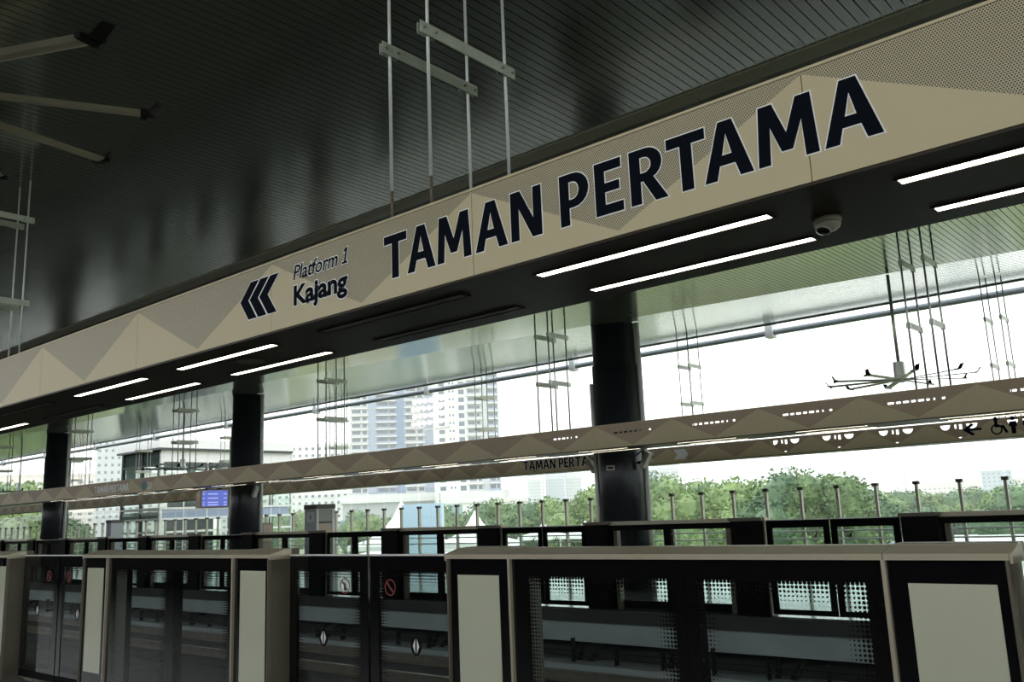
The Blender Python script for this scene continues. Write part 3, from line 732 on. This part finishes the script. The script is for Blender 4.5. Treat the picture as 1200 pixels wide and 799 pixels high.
def door_leaf(label, mirror=False, gl='g_leaf'):
    t = thing('sliding_gate_door', (0, 0, 0), label, 'gate door')
    s_ = -1 if mirror else 1
    Box(0.0, LW, 0.0, 0.03, 1.462, 1.475).build('top_rail', 'steel', t)
    Box(0.0, LW, 0.004, 0.03, 1.345, 1.462).build('header', 'blackglass', t)
    Box(0.0, 0.10, 0.004, 0.03, 0.10, 1.345).build('stile', 'blackglass', t)
    Box(LW-0.10, LW, 0.004, 0.03, 0.10, 1.345).build('stile', 'blackglass', t)
    Box(0.0, LW, 0.004, 0.03, 0.02, 0.10).build('kick_plate', 'black', t)
    Box(0.10, LW-0.10, 0.010, 0.0115, 0.10, 1.345).build('glass_pane', gl, t)
    lens_sticker(t, 0.46 if not mirror else LW-0.52, H-0.94, 0.010)
    ring_sticker(t, 0.74 if not mirror else LW-0.80, H-0.525, 0.010)
    return t
YG = 4.5; PER = 5.67; X0 = -4.536
unit_names = {0: 'near glass platform gate at right with two frosted panels', -1: 'near glass platform gate at left of centre', -2: 'near glass platform gate cut by the left edge', 1: 'near glass platform gate beyond the right edge', -3: 'near glass platform gate farther down the left'}
proto = gate_unit(unit_names[0])
proto.location = (X0, YG, 0)
for k in (-3, -2, -1, 1): dup(proto, None, (X0+k*PER, YG, 0), 0.0, unit_names[k])
la = door_leaf('left sliding glass gate door in the middle opening'); lb = door_leaf('right sliding glass gate door in the middle opening', True)
def put_doors(k, first):
    xa = X0+(k-1)*PER+UW
    gap = PER-UW
    la_, lb_ = (la, lb) if first else (dup(la), dup(lb))
    la_.location = (xa+0.02, YG+0.20, 0); lb_.location = (xa+gap-0.02-LW, YG+0.20, 0)
    return la_, lb_
put_doors(0, True)
a_, b_ = put_doors(-1, False); a_['label'] = 'left sliding glass gate door in the left-hand opening'; b_['label'] = 'right sliding glass gate door in the left-hand opening'
a_, b_ = put_doors(1, False); a_['label'] = 'left sliding glass gate door past the right edge'; b_['label'] = 'right sliding glass gate door past the right edge'

# far gates: the same units turned round to face the far platform
YF = 13.62
fproto = gate_unit('far gate', 'g_far', 'g_far')
fla = door_leaf('far door', gl='g_far'); flb = door_leaf('far door', True, gl='g_far')
fx = -4.14 + 0.50 + 0.02                    # one unit's right end seen from the track
FP = 5.66
fu0 = -3.60 + 0.0
k = 0; first_f = True
for i in range(13):
    xr = -0.82 - i*FP + 5.66                # right end (max x) of a unit
    lab = 'dark far gate with bronze posts, %s from the right across the tracks' % ORD[i]
    u = fproto if i == 0 else dup(fproto, label=lab)
    u['label'] = lab; u.location = (xr, YF+0.22, 0); u.rotation_euler = (0, 0, PI)
    d1, d2 = (fla, flb) if i == 0 else (dup(fla), dup(flb))
    xd = xr - UW                            # opening left of the unit
    gap = FP-UW
    d1.location = (xd-0.02, YF+0.05, 0); d1.rotation_euler = (0, 0, PI)
    d2.location = (xd-gap+0.02+LW, YF+0.05, 0); d2.rotation_euler = (0, 0, PI)
    d1['label'] = 'right leaf of the far gate doors, %s opening from the right' % ORD[i]
    d2['label'] = 'left leaf of the far gate doors, %s opening from the right' % ORD[i]

# ================================================================== FAR PLATFORM FURNITURE
bar = thing('glass_barrier', (-20, 22.4, 0), 'tall glass barrier with metal posts along far platform back edge', 'barrier')
px = MB().box(-0.03, 0.03, -0.05, 0.05, 0.0, 2.10).mesh('post', 'post'); pcap = MB().box(-0.07, 0.07, -0.06, 0.06, 2.03, 2.11).mesh('post_clamp', 'postcap')
gpm = MB().box(0.04, 0.91, -0.006, 0.006, 0.12, 2.75).mesh('glass_pane', 'g_bar')
for i in range(76):
    xx = 20 - 5.29 + 10 - i*0.952
    for nm, me in (('post', px), ('glass_pane', gpm)):
        o = bpy.data.objects.new(nm, me); C.objects.link(o); o.parent = bar; o.location = (xx, 0, 0)
        if nm == 'post':
            c = bpy.data.objects.new('post_clamp', pcap); C.objects.link(c); c.parent = o
for z in (0.80, 1.0):
    MB().tube([(-56, -0.09, z), (34, -0.09, z)], 0.02, 8).build('handrail', 'steel', bar)
t = thing('information_display', (-26.0, 15.02, H+0.54), 'blue lit train information screen hanging under the far bulkhead', 'screen')
Box(-0.26, 0.0, 0.0, 1.02, 0.0, 0.58).build('cabinet', 'brownbox', t)
sc_ = Box(0.0, 0.012, 0.06, 0.96, 0.05, 0.55).build('screen', 'screen', t)
for z in (0.42, 0.29, 0.16, 0.08):
    Box(0.012, 0.014, 0.26, 0.62, z, z+0.035).build('text_line', 'screenline', sc_); Box(0.012, 0.014, 0.82, 0.93, z, z+0.03).build('text_line', 'screenline', sc_); Box(0.012, 0.014, 0.08, 0.15, z, z+0.025).build('text_line', 'screenline', sc_)
Box(0.012, 0.014, 0.07, 0.20, 0.485, 0.54).build('clock_field', 'white', sc_)
MB().box(-0.2, -0.06, 0.2, 0.3, 0.58, 0.62).box(-0.2, -0.06, 0.7, 0.8, 0.58, 0.62).build('hanger_bracket', 'black', t)
t = thing('lift_cabinet', (-25.36, 19.0, 0), 'grey cabinet with tan door panel left of the apartment blocks', 'cabinet')
Box(-0.65, 0.0, 0.0, 0.78, 0.0, 2.16).build('body', 'palegrey', t)
Box(-0.67, 0.03, -0.02, 0.80, 2.16, 2.31).build('top', 'postcap', t)
Box(0.0, 0.02, 0.10, 0.64, 1.74, 2.14).build('upper_panel', 'greengrey', t)
Box(0.0, 0.025, 0.10, 0.64, 1.66, 1.73).build('band', 'postcap', t)
Box(0.0, 0.03, 0.0, 0.09, 0.0, 2.14).build('side_frame', 'offwhite', t)
Box(0.0, 0.02, 0.10, 0.64, 0.1, 1.655).build('door_panel', 'door_tan', t)
Box(0.0, 0.03, 0.65, 0.78, 0.0, 2.14).build('side_frame', 'offwhite', t)
qs = Box(-0.50, -0.12, -0.012, 0.0, 1.72, 2.05).build('sign_plate', 'bracket', t)
Box(-0.34, -0.28, -0.014, -0.012, 1.80, 1.98).build('sign_print', 'postcap', qs)
t = thing('lift_cabinet', (-43.6, 20.5, 0), 'narrow grey cabinet at left beside the glass lift tower', 'cabinet')
Box(-0.5, 0.0, 0.0, 0.6, 0.0, 2.05).build('body', 'palegrey', t); Box(-0.52, 0.02, -0.02, 0.62, 2.05, 2.2).build('top', 'postcap', t)
t = thing('bench_kiosk', (-29.2, 19.4, 0), 'small brown notice box low beside the lift tower column', 'kiosk')
Box(-0.55, 0.0, 0.0, 0.5, 0.0, 1.75).build('body', 'brownbox', t); Box(0.0, 0.02, 0.05, 0.45, 1.1, 1.7).build('notice', 'door_tan', t)

# ================================================================== GLASS LIFT TOWER
pv = thing('glass_lift_tower', (-49.4, 26.0, -10.0), 'steel and glass lift tower beyond the far platform at left', 'tower')
zt = 10+H+5.05
W, D = 4.75, 9.0
pr = Box(-W-0.25, 0.25, -0.25, D, zt-0.5, zt).build('roof', 'steel', pv); Box(-W-0.26, 0.26, -0.27, D-0.05, zt-0.62, zt-0.5).build('roof_edge', 'darksteel', pr)
for x in (-W, -W*0.5, 0.0):
    for y in (0.0, D*0.5, D):
        Box(x-0.09 if x else -0.18, x+0.09 if x else 0.0, y, y+0.18, 0.0, zt-0.6).build('column', 'darksteel' if x < -1 else 'steel', pv)
for z, hh, mt in ((10+H+3.55, 0.10, 'darksteel'), (10+H+2.3, 0.35, 'darksteel'), (10+H+1.0, 0.12, 'steel'), (10+H+0.40, 0.12, 'steel'), (10+H-0.35, 0.12, 'steel'), (10-0.4, 0.5, 'concrete'), (5.0, 0.4, 'concrete')):
    MB().box(-W, 0.02, -0.03, 0.10, z, z+hh).box(-0.10, 0.03, 0.0, D, z, z+hh).box(-W, 0, D-0.1, D, z, z+hh).box(-W, -W+0.1, 0, D, z, z+hh).build('transom', mt, pv)
Box(-W, 0, 0.2, D-0.2, 10+H+2.3, 10+H+2.55).build('floor_slab', 'concrete', pv); Box(-W, 0, 0.2, D-0.2, 9.75, 10).build('floor_slab', 'concrete', pv)
Box(-W+0.1, -0.2, 0.2, D-0.2, zt-0.66, zt-0.62).build('ceiling_panel', 'offwhite', pv)
Box(-W+0.1, -0.1, 0.10, 0.14, 10+H+3.65, zt-0.62).build('spandrel', 'darksteel', pv)
for z0_, z1_ in ((10+H+2.65, 10+H+3.0), (10+H+3.75, zt-0.66), (10+H+0.5, 10+H+0.9)):
    Box(-W+0.12, -W+0.2, 0.2, D-0.2, z0_, z1_).build('inner_wall', 'offwhite', pv)
    Box(-W+0.12, -0.2, D-0.2, D-0.12, z0_, z1_).build('inner_wall', 'offwhite', pv)
for z0_, z1_ in ((10+H+2.65, 10+H+3.0), (10+H+3.75, zt-0.62)):
    for i in range(6): Box(-0.03, -0.005, i*1.5+0.035, i*1.5+1.465, z0_, z1_).build('wall_panel', 'offwhite', pv)
for i in range(5):
    Box(-W+0.12, -W+0.2, 0.2+i*2.0, 0.75+i*2.0, 10+H+3.0, 10+H+3.75).build('inner_wall', 'offwhite', pv)
for i in range(6):
    for zz0, zz1 in ((10+H+2.7, zt-0.62), (10+H+0.5, 10+H+2.3), (10-0.0, 10+H+0.4)):
        Box(-0.06, -0.04, i*1.5+0.03, i*1.5+1.47, zz0, zz1).build('glass_pane', 'g_pav', pv)
for i in range(3):
    for zz0, zz1 in ((10+H+2.7, zt-0.62), (10+H+0.5, 10+H+2.3), (10-0.0, 10+H+0.4)):
        Box(-W+i*1.58+0.05, -W+i*1.58+1.53, 0.03, 0.05, zz0, zz1).build('glass_pane', 'g_pav', pv)
for i in range(1, 6): Box(-0.05, 0.0, i*1.5-0.03, i*1.5+0.03, 9.7, zt-0.6).build('mullion', 'steel', pv)
Box(-0.04, -0.02, 0.2, D-0.2, 10+H+0.48, 10+H+0.98).build('spandrel', 'bluegrey', pv)
Box(-W, -0.2, 0.06, 0.09, 10+H+0.48, 10+H+0.9).build('spandrel', 'greengrey', pv)
lift = Box(-3.6, -1.6, 2.4, 4.4, 0.0, 10+H+2.3).build('lift_shaft', 'darksteel', pv)

# ================================================================== OUTSIDE
tag(MB().quad((-2500, 23.2, 0), (1500, 23.2, 0), (1500, 3000, 0), (-2500, 3000, 0)).quad((-2500, -600, 0), (1500, -600, 0), (1500, 23.2, 0), (-2500, 23.2, 0)).build('ground', 'ground', loc=(0, 0, -10)), kind='structure')

def tower(name, loc, rz, strips, z0, z1, fh, depth, label, side=None):
    t = thing(name, loc, label, 'apartment block', rz=rz)
    u0 = strips[0][0]; u1 = strips[-1][1]
    nf = int((z1-z0)/fh)
    for a, b, kind, mt in strips:
        off = {'wall': 0.0, 'balcony': 0.9, 'window': 0.25}[kind]
        Box(a, b, off, depth, z0, z1).build('wall', mt, t)
        win = MB(); slab = MB(); rail_ = MB()
        for f in range(nf):
            z = z0+f*fh
            if kind == 'balcony':
                w = (b-a)
                win.box(a+0.08*w, a+0.55*w, off-0.05, off, z+0.3, z+2.5); win.box(a+0.66*w, a+0.9*w, off-0.05, off, z+0.9, z+2.4)
                slab.box(a-0.3, b+0.1, -0.7, off+0.1, z-0.16, z+0.16)
                rail_.box(a, b, -0.65, -0.6, z+0.16, z+0.95)
            elif kind == 'window':
                w = (b-a)
                win.box(a+0.12*w, a+0.30*w, off-0.05, off, z+0.8, z+2.3); win.box(a+0.44*w, a+0.49*w, off-0.05, off, z+1.4, z+2.2); win.box(a+0.55*w, a+0.60*w, off-0.05, off, z+1.4, z+2.2); win.box(a+0.74*w, a+0.92*w, off-0.05, off, z+0.6, z+2.4)
                slab.box(a, b, off-0.22, off, z-0.12, z+0.06)
            elif kind == 'wall':
                pass
        if win.v: tag(win.build('window', 'pane', t), kind='stuff')
        if slab.v: tag(slab.build('floor_ledge', 'offwhite', t), kind='stuff')
        if rail_.v: tag(rail_.build('balcony_glass', 'bluegrey' if mt != 'offwhite' else 'palegrey', t), kind='stuff')
    return t
RZ = math.radians(48.8)
pxm = 360/1047.0*1.02
def su(a): return (a-411)*pxm
tA = tower('apartment_tower', (-279.8, 226.3, -10), RZ, [(su(411), su(431), 'balcony', 'offwhite'), (su(431), su(440), 'wall', 'bluegrey'), (su(440), su(463), 'balcony', 'bluegrey'), (su(463), su(472), 'wall', 'slate'), (su(472), su(495), 'balcony', 'offwhite'), (su(495), su(511), 'wall', 'bluegrey')], 21, 92, 2.85, 18, 'tall blue-grey and white apartment tower with balconies, left one of the pair')
pA = Box(-4, 62, -5, 20, 0, 8.5).build('podium', 'offwhite', tA); Box(-4, 62, -5.1, -5, 10-1.5, 11.5).build('podium_glass', 'pane_teal', tA)
Box(-4, 62, -6, 20, 17.8, 21).build('podium_band', 'offwhite', tA); Box(-3, 60, -4, 20, 8.5, 17.8).build('podium_wall', 'palegrey', tA)
pb = 335/1047.0*1.02
def sv(a): return (a-500)*pb
tB = tower('apartment_tower', (-240.2, 231.0, -10), RZ, [(sv(508), sv(545), 'window', 'offwhite'), (sv(545), sv(562), 'balcony', 'offwhite'), (sv(562), sv(569), 'wall', 'palegrey'), (sv(569), sv(582), 'balcony', 'palegrey')], 20, 92, 3.0, 14, 'tall white apartment tower with grey strip, right one of the pair')
Box(sv(512), sv(584), -3, 16, 16, 20).build('podium_band', 'offwhite', tB); Box(sv(514), sv(583), -2.5, 16, 0, 16).build('podium_wall', 'offwhite', tB)
Box(sv(520), sv(536), -2.6, -2.5, 9.5, 15.5).build('podium_glass', 'pane_teal', tB); Box(sv(548), sv(580), -2.6, -2.5, 9.5, 15.5).build('podium_glass', 'pane', tB)

def block(name, xr, d, w, h, cols, fh, mat, label, roof=None, z0=-10.0, depth=14, pane='pane'):
    """a far building centred on the bearing xr = x/y at distance d, its front turned to the station"""
    y = d/math.sqrt(1+xr*xr); x = xr*y
    t = thing(name, (x, y, z0), label, 'building', rz=math.atan2(-x, y)*1.0)
    h = h - z0
    Box(-w/2, w/2, 0, depth, 0, h).build('wall', mat, t)
    win = MB(); nf = int(h/fh)
    for f in range(nf):
        for c in range(cols):
            cw = w/cols; a = -w/2+c*cw
            win.box(a+0.3*cw, a+0.7*cw, -0.08, 0.0, f*fh+1.0, f*fh+1.0+fh*0.38)
    tag(win.build('window', pane, t), kind='stuff')
    if roof:
        MB().prism([(-1, 0), (depth+1, 0), (depth/2, roof)], -w/2-1, w/2+1).build('roof', 'pinkroof', t, loc=(0, 0, h))
    else:
        Box(-w/2-0.3, w/2+0.3, -0.3, depth+0.3, h, h+0.8).build('parapet', mat, t)
    return t
block('apartment_block', -1.47, 470, 50, 27, 13, 3.0, 'pinkwall', 'pale apartment slab with faded red roof right of the second column', 6)
block('apartment_block', -1.335, 410, 34, 35, 12, 3.0, 'offwhite', 'white apartment slab with small windows behind the grey cabinet')
block('apartment_block', -1.245, 440, 26, 37, 10, 3.0, 'offwhite', 'white apartment slab just left of the tall towers')
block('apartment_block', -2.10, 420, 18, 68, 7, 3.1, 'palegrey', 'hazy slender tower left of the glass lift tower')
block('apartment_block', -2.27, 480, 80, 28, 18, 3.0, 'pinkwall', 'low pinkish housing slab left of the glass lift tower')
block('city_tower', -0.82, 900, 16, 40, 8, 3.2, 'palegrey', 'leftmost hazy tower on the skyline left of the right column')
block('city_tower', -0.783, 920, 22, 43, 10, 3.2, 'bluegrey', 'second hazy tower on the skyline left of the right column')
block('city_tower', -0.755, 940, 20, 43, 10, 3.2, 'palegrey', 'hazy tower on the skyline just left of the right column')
block('city_block', -0.868, 800, 26, 14, 6, 3.2, 'pinkwall', 'low pinkish block at the left end of the skyline')
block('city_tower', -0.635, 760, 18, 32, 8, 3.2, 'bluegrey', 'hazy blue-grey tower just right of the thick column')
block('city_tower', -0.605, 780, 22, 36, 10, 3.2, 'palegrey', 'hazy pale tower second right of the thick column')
block('city_block', -0.265, 900, 48, 12, 12, 3.2, 'pinkwall', 'wide low pinkish block on the right skyline')
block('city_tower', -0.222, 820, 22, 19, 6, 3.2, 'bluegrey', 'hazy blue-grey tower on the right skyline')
block('city_block', -0.198, 880, 22, 13, 5, 3.2, 'pinkwall', 'pinkish block at the right edge of the skyline')
block('house', -0.235, 75, 9, -2.6, 4, 2.8, 'offwhite', 'small white house seen low through the right far gate')
block('house', -0.29, 92, 8, -3.2, 3, 2.8, 'palegrey', 'small pale grey house seen low through the right far gate')
# humid haze between the station and the skyline
hz = Box(-1500, 900, 40, 1300, -12, 260).build('haze', 'ground'); hz['kind'] = 'stuff'; hz['label'] = 'thin humid haze over the distant city'
hm = bpy.data.materials.new('haze'); hm.use_nodes = True; hn = hm.node_tree; hn.nodes.remove(hn.nodes['Principled BSDF'])
vs_ = hn.nodes.new('ShaderNodeVolumeScatter'); vs_.inputs['Color'].default_value = (0.97, 0.98, 1, 1); vs_.inputs['Density'].default_value = 0.0007
hn.links.new(vs_.outputs[0], hn.nodes['Material Output'].inputs['Volume']); hz.data.materials.clear(); hz.data.materials.append(hm)
# crane
t = thing('tower_crane', (-310, 1000, -10), 'tiny tower crane on the hazy right skyline', 'crane')
MB().box(-0.8, 0.8, -0.8, 0.8, 0, 40).build('mast', 'palegrey', t); MB().box(-9, 24, -0.6, 0.6, 38, 39.2).build('jib', 'palegrey', t)

# marquee tents, blue hoarding, canopy
def tent(loc, w, h, hb, label):
    t = thing('peaked_tent', loc, label, 'tent')
    prof = [(1.0, 0.0), (0.62, 0.14), (0.36, 0.34), (0.18, 0.60), (0.07, 0.86), (0.012, 1.0)]
    b = MB(); n = 0
    for r, z in prof: b.v += [(-r*w, -r*w, hb+z*h), (r*w, -r*w, hb+z*h), (r*w, r*w, hb+z*h), (-r*w, r*w, hb+z*h)]
    for i in range(len(prof)-1):
        for j in range(4): b.f.append((4*i+j, 4*i+(j+1) % 4, 4*i+4+(j+1) % 4, 4*i+4+j))
    b.f.append((0, 3, 2, 1)); b.build('canopy', 'tent', t)
    for sx_ in (-1, 1):
        for sy in (-1, 1): MB().tube([(sx_*w*0.97, sy*w*0.97, 0), (sx_*w*0.97, sy*w*0.97, hb)], 0.06, 8).build('pole', 'steel', t)
    MB().box(-w, w, -w, w, hb-0.35, hb).build('valance', 'tent', t)
    return t
tent((-51.5, 46.5, -10), 2.9, 3.2, 10+H-2.0, 'white peaked tent left of the light blue panel')
tent((-42.4, 45.0, -10), 2.1, 2.1, 10+H-1.85, 'white peaked tent right of the light blue panel')
tent((-49.4, 61.0, -10), 1.6, 1.1, 10+H-2.0, 'small far white tent before the trees, left of two')
tent((-46.0, 62.5, -10), 1.6, 1.1, 10+H-2.0, 'small far white tent before the trees, right of two')
t = thing('blue_panel_wall', (-44.5, 42.0, -10), 'light blue panelled wall standing among white tents', 'wall')
for i in range(4):
    for j in range(7): Box(-2.0+i*0.985, -2.0+i*0.985+0.975, 0, 0.12, 10+H+0.85-(j+1)*0.9+0.01, 10+H+0.85-j*0.9).build('panel', 'skyblue', t)
Box(-2.0, 1.94, 0.12, 0.2, 0, 10+H+0.8).build('frame', 'steel', t)
t = thing('marquee_canopy', (-46.0, 50.0, -10), 'long flat white canopy roof behind the peaked tents', 'canopy')
MB().prism([(-6, 0), (6, 0), (6, 0.2), (0, 0.9), (-6, 0.2)], -12, 9).build('roof', 'tent', t, loc=(0, 0, 10+H-3.4))
for i in range(6):
    for y in (-5.5, 5.5): MB().tube([(-11.5+i*4, y, 0), (-11.5+i*4, y, 10+H-3.4)], 0.08, 8).build('pole', 'steel', t)
# floodlight mast
t = thing('floodlight_mast', (-61.4, 60.0, -10), 'floodlight mast with clustered round lamps before the tower pair', 'floodlight')
MB().tube([(0, 0, 0), (0, 0, 10+H+8.4)], [0.28, 0.14], 12).build('mast', 'steel', t)
zz = 10+H+8.2
MB().box(-1.5, 2.0, -0.1, 0.1, zz, zz+0.12).build('catwalk', 'bolt', t)
fr = MB()
for r in range(4): fr.box(-3.2, 1.0, 0.0, 0.06, zz+0.6+r*0.72, zz+0.66+r*0.72)
for c in range(3): fr.box(-2.9+c*1.8, -2.84+c*1.8, 0.0, 0.06, zz, zz+3.1)
fr.build('frame', 'pinkframe', t)
lm = MB().lathe([(0.12, -0.22), (0.25, -0.05), (0.26, 0.0), (0.24, 0.02), (0.02, 0.03)], k=14).xform(Matrix.Rotation(PI/2, 4, 'X') @ Matrix.Rotation(0.0, 4, 'Y')).mesh('lamp', 'lampface')
for r in range(4):
    for c in range(6):
        o = bpy.data.objects.new('lamp', lm); C.objects.link(o); o.parent = t; o.location = (-2.9+c*0.76+(r % 2)*0.2, -0.15, zz+0.7+r*0.72); o.rotation_euler = (0.2, 0, 0.7)

# trees
def tree_proto(kind, seed, leaf, R_=4.2, Ht=9.0):
    rnd = random.Random(seed)
    t = thing('leafy_tree', (0, 0, -300), 'tree', 'tree')
    MB().tube([(0, 0, 0), (0.1, 0.1, Ht*0.4), (0.0, 0.2, Ht*0.7)], [0.35, 0.28, 0.16], 8).build('trunk', 'trunk', t)
    core = MB(); lv = MB(); lobes = []
    for i in range(11):
        a = rnd.uniform(0, 2*PI); r = rnd.uniform(0.15, 0.72)*R_; z = Ht*rnd.uniform(0.42, 0.84)
        lobes.append((r*math.cos(a), r*math.sin(a), z, rnd.uniform(0.30, 0.46)*R_))
    lobes.append((0, 0, Ht*0.86, R_*0.42)); lobes.append((0, 0, Ht*0.6, R_*0.6))
    for lx, ly, lz, lr in lobes:
        core.lathe([(0.05, lz-lr*0.8), (lr*0.55, lz-lr*0.62), (lr*0.82, lz-lr*0.1), (lr*0.7, lz+lr*0.45), (lr*0.3, lz+lr*0.76), (0.05, lz+lr*0.82)], lx, ly, 8)
        for q in range(420):
            u = rnd.uniform(-0.75, 1); th = rnd.uniform(0, 2*PI); s_ = math.sqrt(max(0, 1-u*u)); rr = lr*rnd.uniform(0.82, 1.08)
            c = Vector((lx+rr*s_*math.cos(th), ly+rr*s_*math.sin(th), lz+rr*u))
            d = Vector((rnd.gauss(0, 1), rnd.gauss(0, 1), rnd.gauss(0, 1))).normalized(); e = d.cross(Vector((rnd.gauss(0, 1), rnd.gauss(0, 1), rnd.gauss(0, 1)))).normalized()
            w = rnd.uniform(0.10, 0.22)
            lv.quad(c-d*w, c-e*w*0.6, c+d*w, c+e*w*0.6)
    lv.v += core.v and []
    n = len(lv.v); lv.v += core.v; lv.f += [tuple(i+n for i in f) for f in core.f]
    tag(lv.build('foliage', leaf, t), kind='stuff')
    return t
protos = [tree_proto('a', 11, 'leaf'), tree_proto('b', 12, 'leaf_dark', 4.6, 9.5), tree_proto('c', 13, 'leaf', 3.8, 10.0)]
used = [False]*3
def plant(kind, x, y, z0, scale, label, sz=1.0):
    t = protos[kind] if not used[kind] else dup(protos[kind])
    used[kind] = True
    t.location = (x, y, z0); t.rotation_euler = (0, 0, random.uniform(0, 6.28)); t.scale = (scale, scale, scale*sz)
    t['label'] = label
    return t
# row beyond the barrier, right half of the picture: (x/y bearing, distance in y, top above camera)
row = [(-0.96,100,1.2),(-0.93,96,1.4),(-0.90,98,1.8),(-0.87,92,1.9),(-0.835,95,2.2),(-0.80,96,2.3),(-0.765,92,2.1),(-0.73,94,2.4),(-0.70,96,3.0),(-0.66,90,2.2),(-0.63,92,3.2),(-0.60,88,2.6),(-0.57,86,3.0),(-0.54,88,2.6),(-0.51,84,2.8),(-0.475,86,2.9),(-0.445,82,2.9),(-0.42,82,3.2),(-0.39,88,3.0),(-0.365,96,2.2)]
for i, (b, y, top) in enumerate(row):
    kind = i % 3; hh = (top+H+10)
    s_ = hh/10.0
    plant(kind, b*y, y, -10, s_*random.uniform(0.95, 1.05), '%s leafy green tree, %s in the row right of the blue panel' % (('bushy', 'dense', 'tall')[kind], ORD[i] + ' from the left'))
far = [(-0.34,150,1.6),(-0.318,160,1.0),(-0.30,165,0.6),(-0.28,180,0.9),(-0.262,175,0.5),(-0.245,185,0.8),(-0.228,170,0.5),(-0.207,120,0.8),(-0.19,125,0.6),(-0.175,130,0.8)]
for i, (b, y, top) in enumerate(far):
    s_ = (top+H+10)/10.0
    plant(i % 3, b*y, y, -10, s_*1.2, 'distant hazy green tree, %s from the right edge of the skyline' % ORD[len(far)-1-i], 0.85)
left = [(-2.75,60,9.5),(-2.62,58,8.6),(-2.52,62,8.0),(-2.45,66,5.0),(-2.85,64,10.0),(-2.38,70,3.0),(-2.30,72,2.0),(-2.58,50,4.0),(-2.7,48,4.0)]
for i, (b, y, top) in enumerate(left):
    s_ = (top+H+10)/10.0
    plant((i+1) % 3, b*y, y, -10, s_*0.95, 'leafy tree at the far left edge beyond the columns, %s planted' % ORD[i] if False else 'leafy green tree in the clump at the far left edge, %s nearest' % ORD[[3,2,4,6,5,7,8,1,0].index(i)])
low = [(-1.18,120,0.4),(-1.22,125,0.8),(-1.42,130,1.6),(-1.47,128,1.2),(-1.52,132,0.6),(-1.36,140,0.9),(-1.10,115,1.0),(-1.02,112,1.0)]
for i, (b, y, top) in enumerate(low):
    s_ = (top+H+10)/10.0
    plant(i % 3, b*y, y, -10, s_*1.1, 'low green tree under the apartment blocks, %s from the left' % ORD[[4,3,1,0,2,5,6,7].index(i)] if False else 'low green tree in front of the apartment blocks, %s in depth order' % ORD[sorted(range(8), key=lambda q: low[q][1]).index(i)])
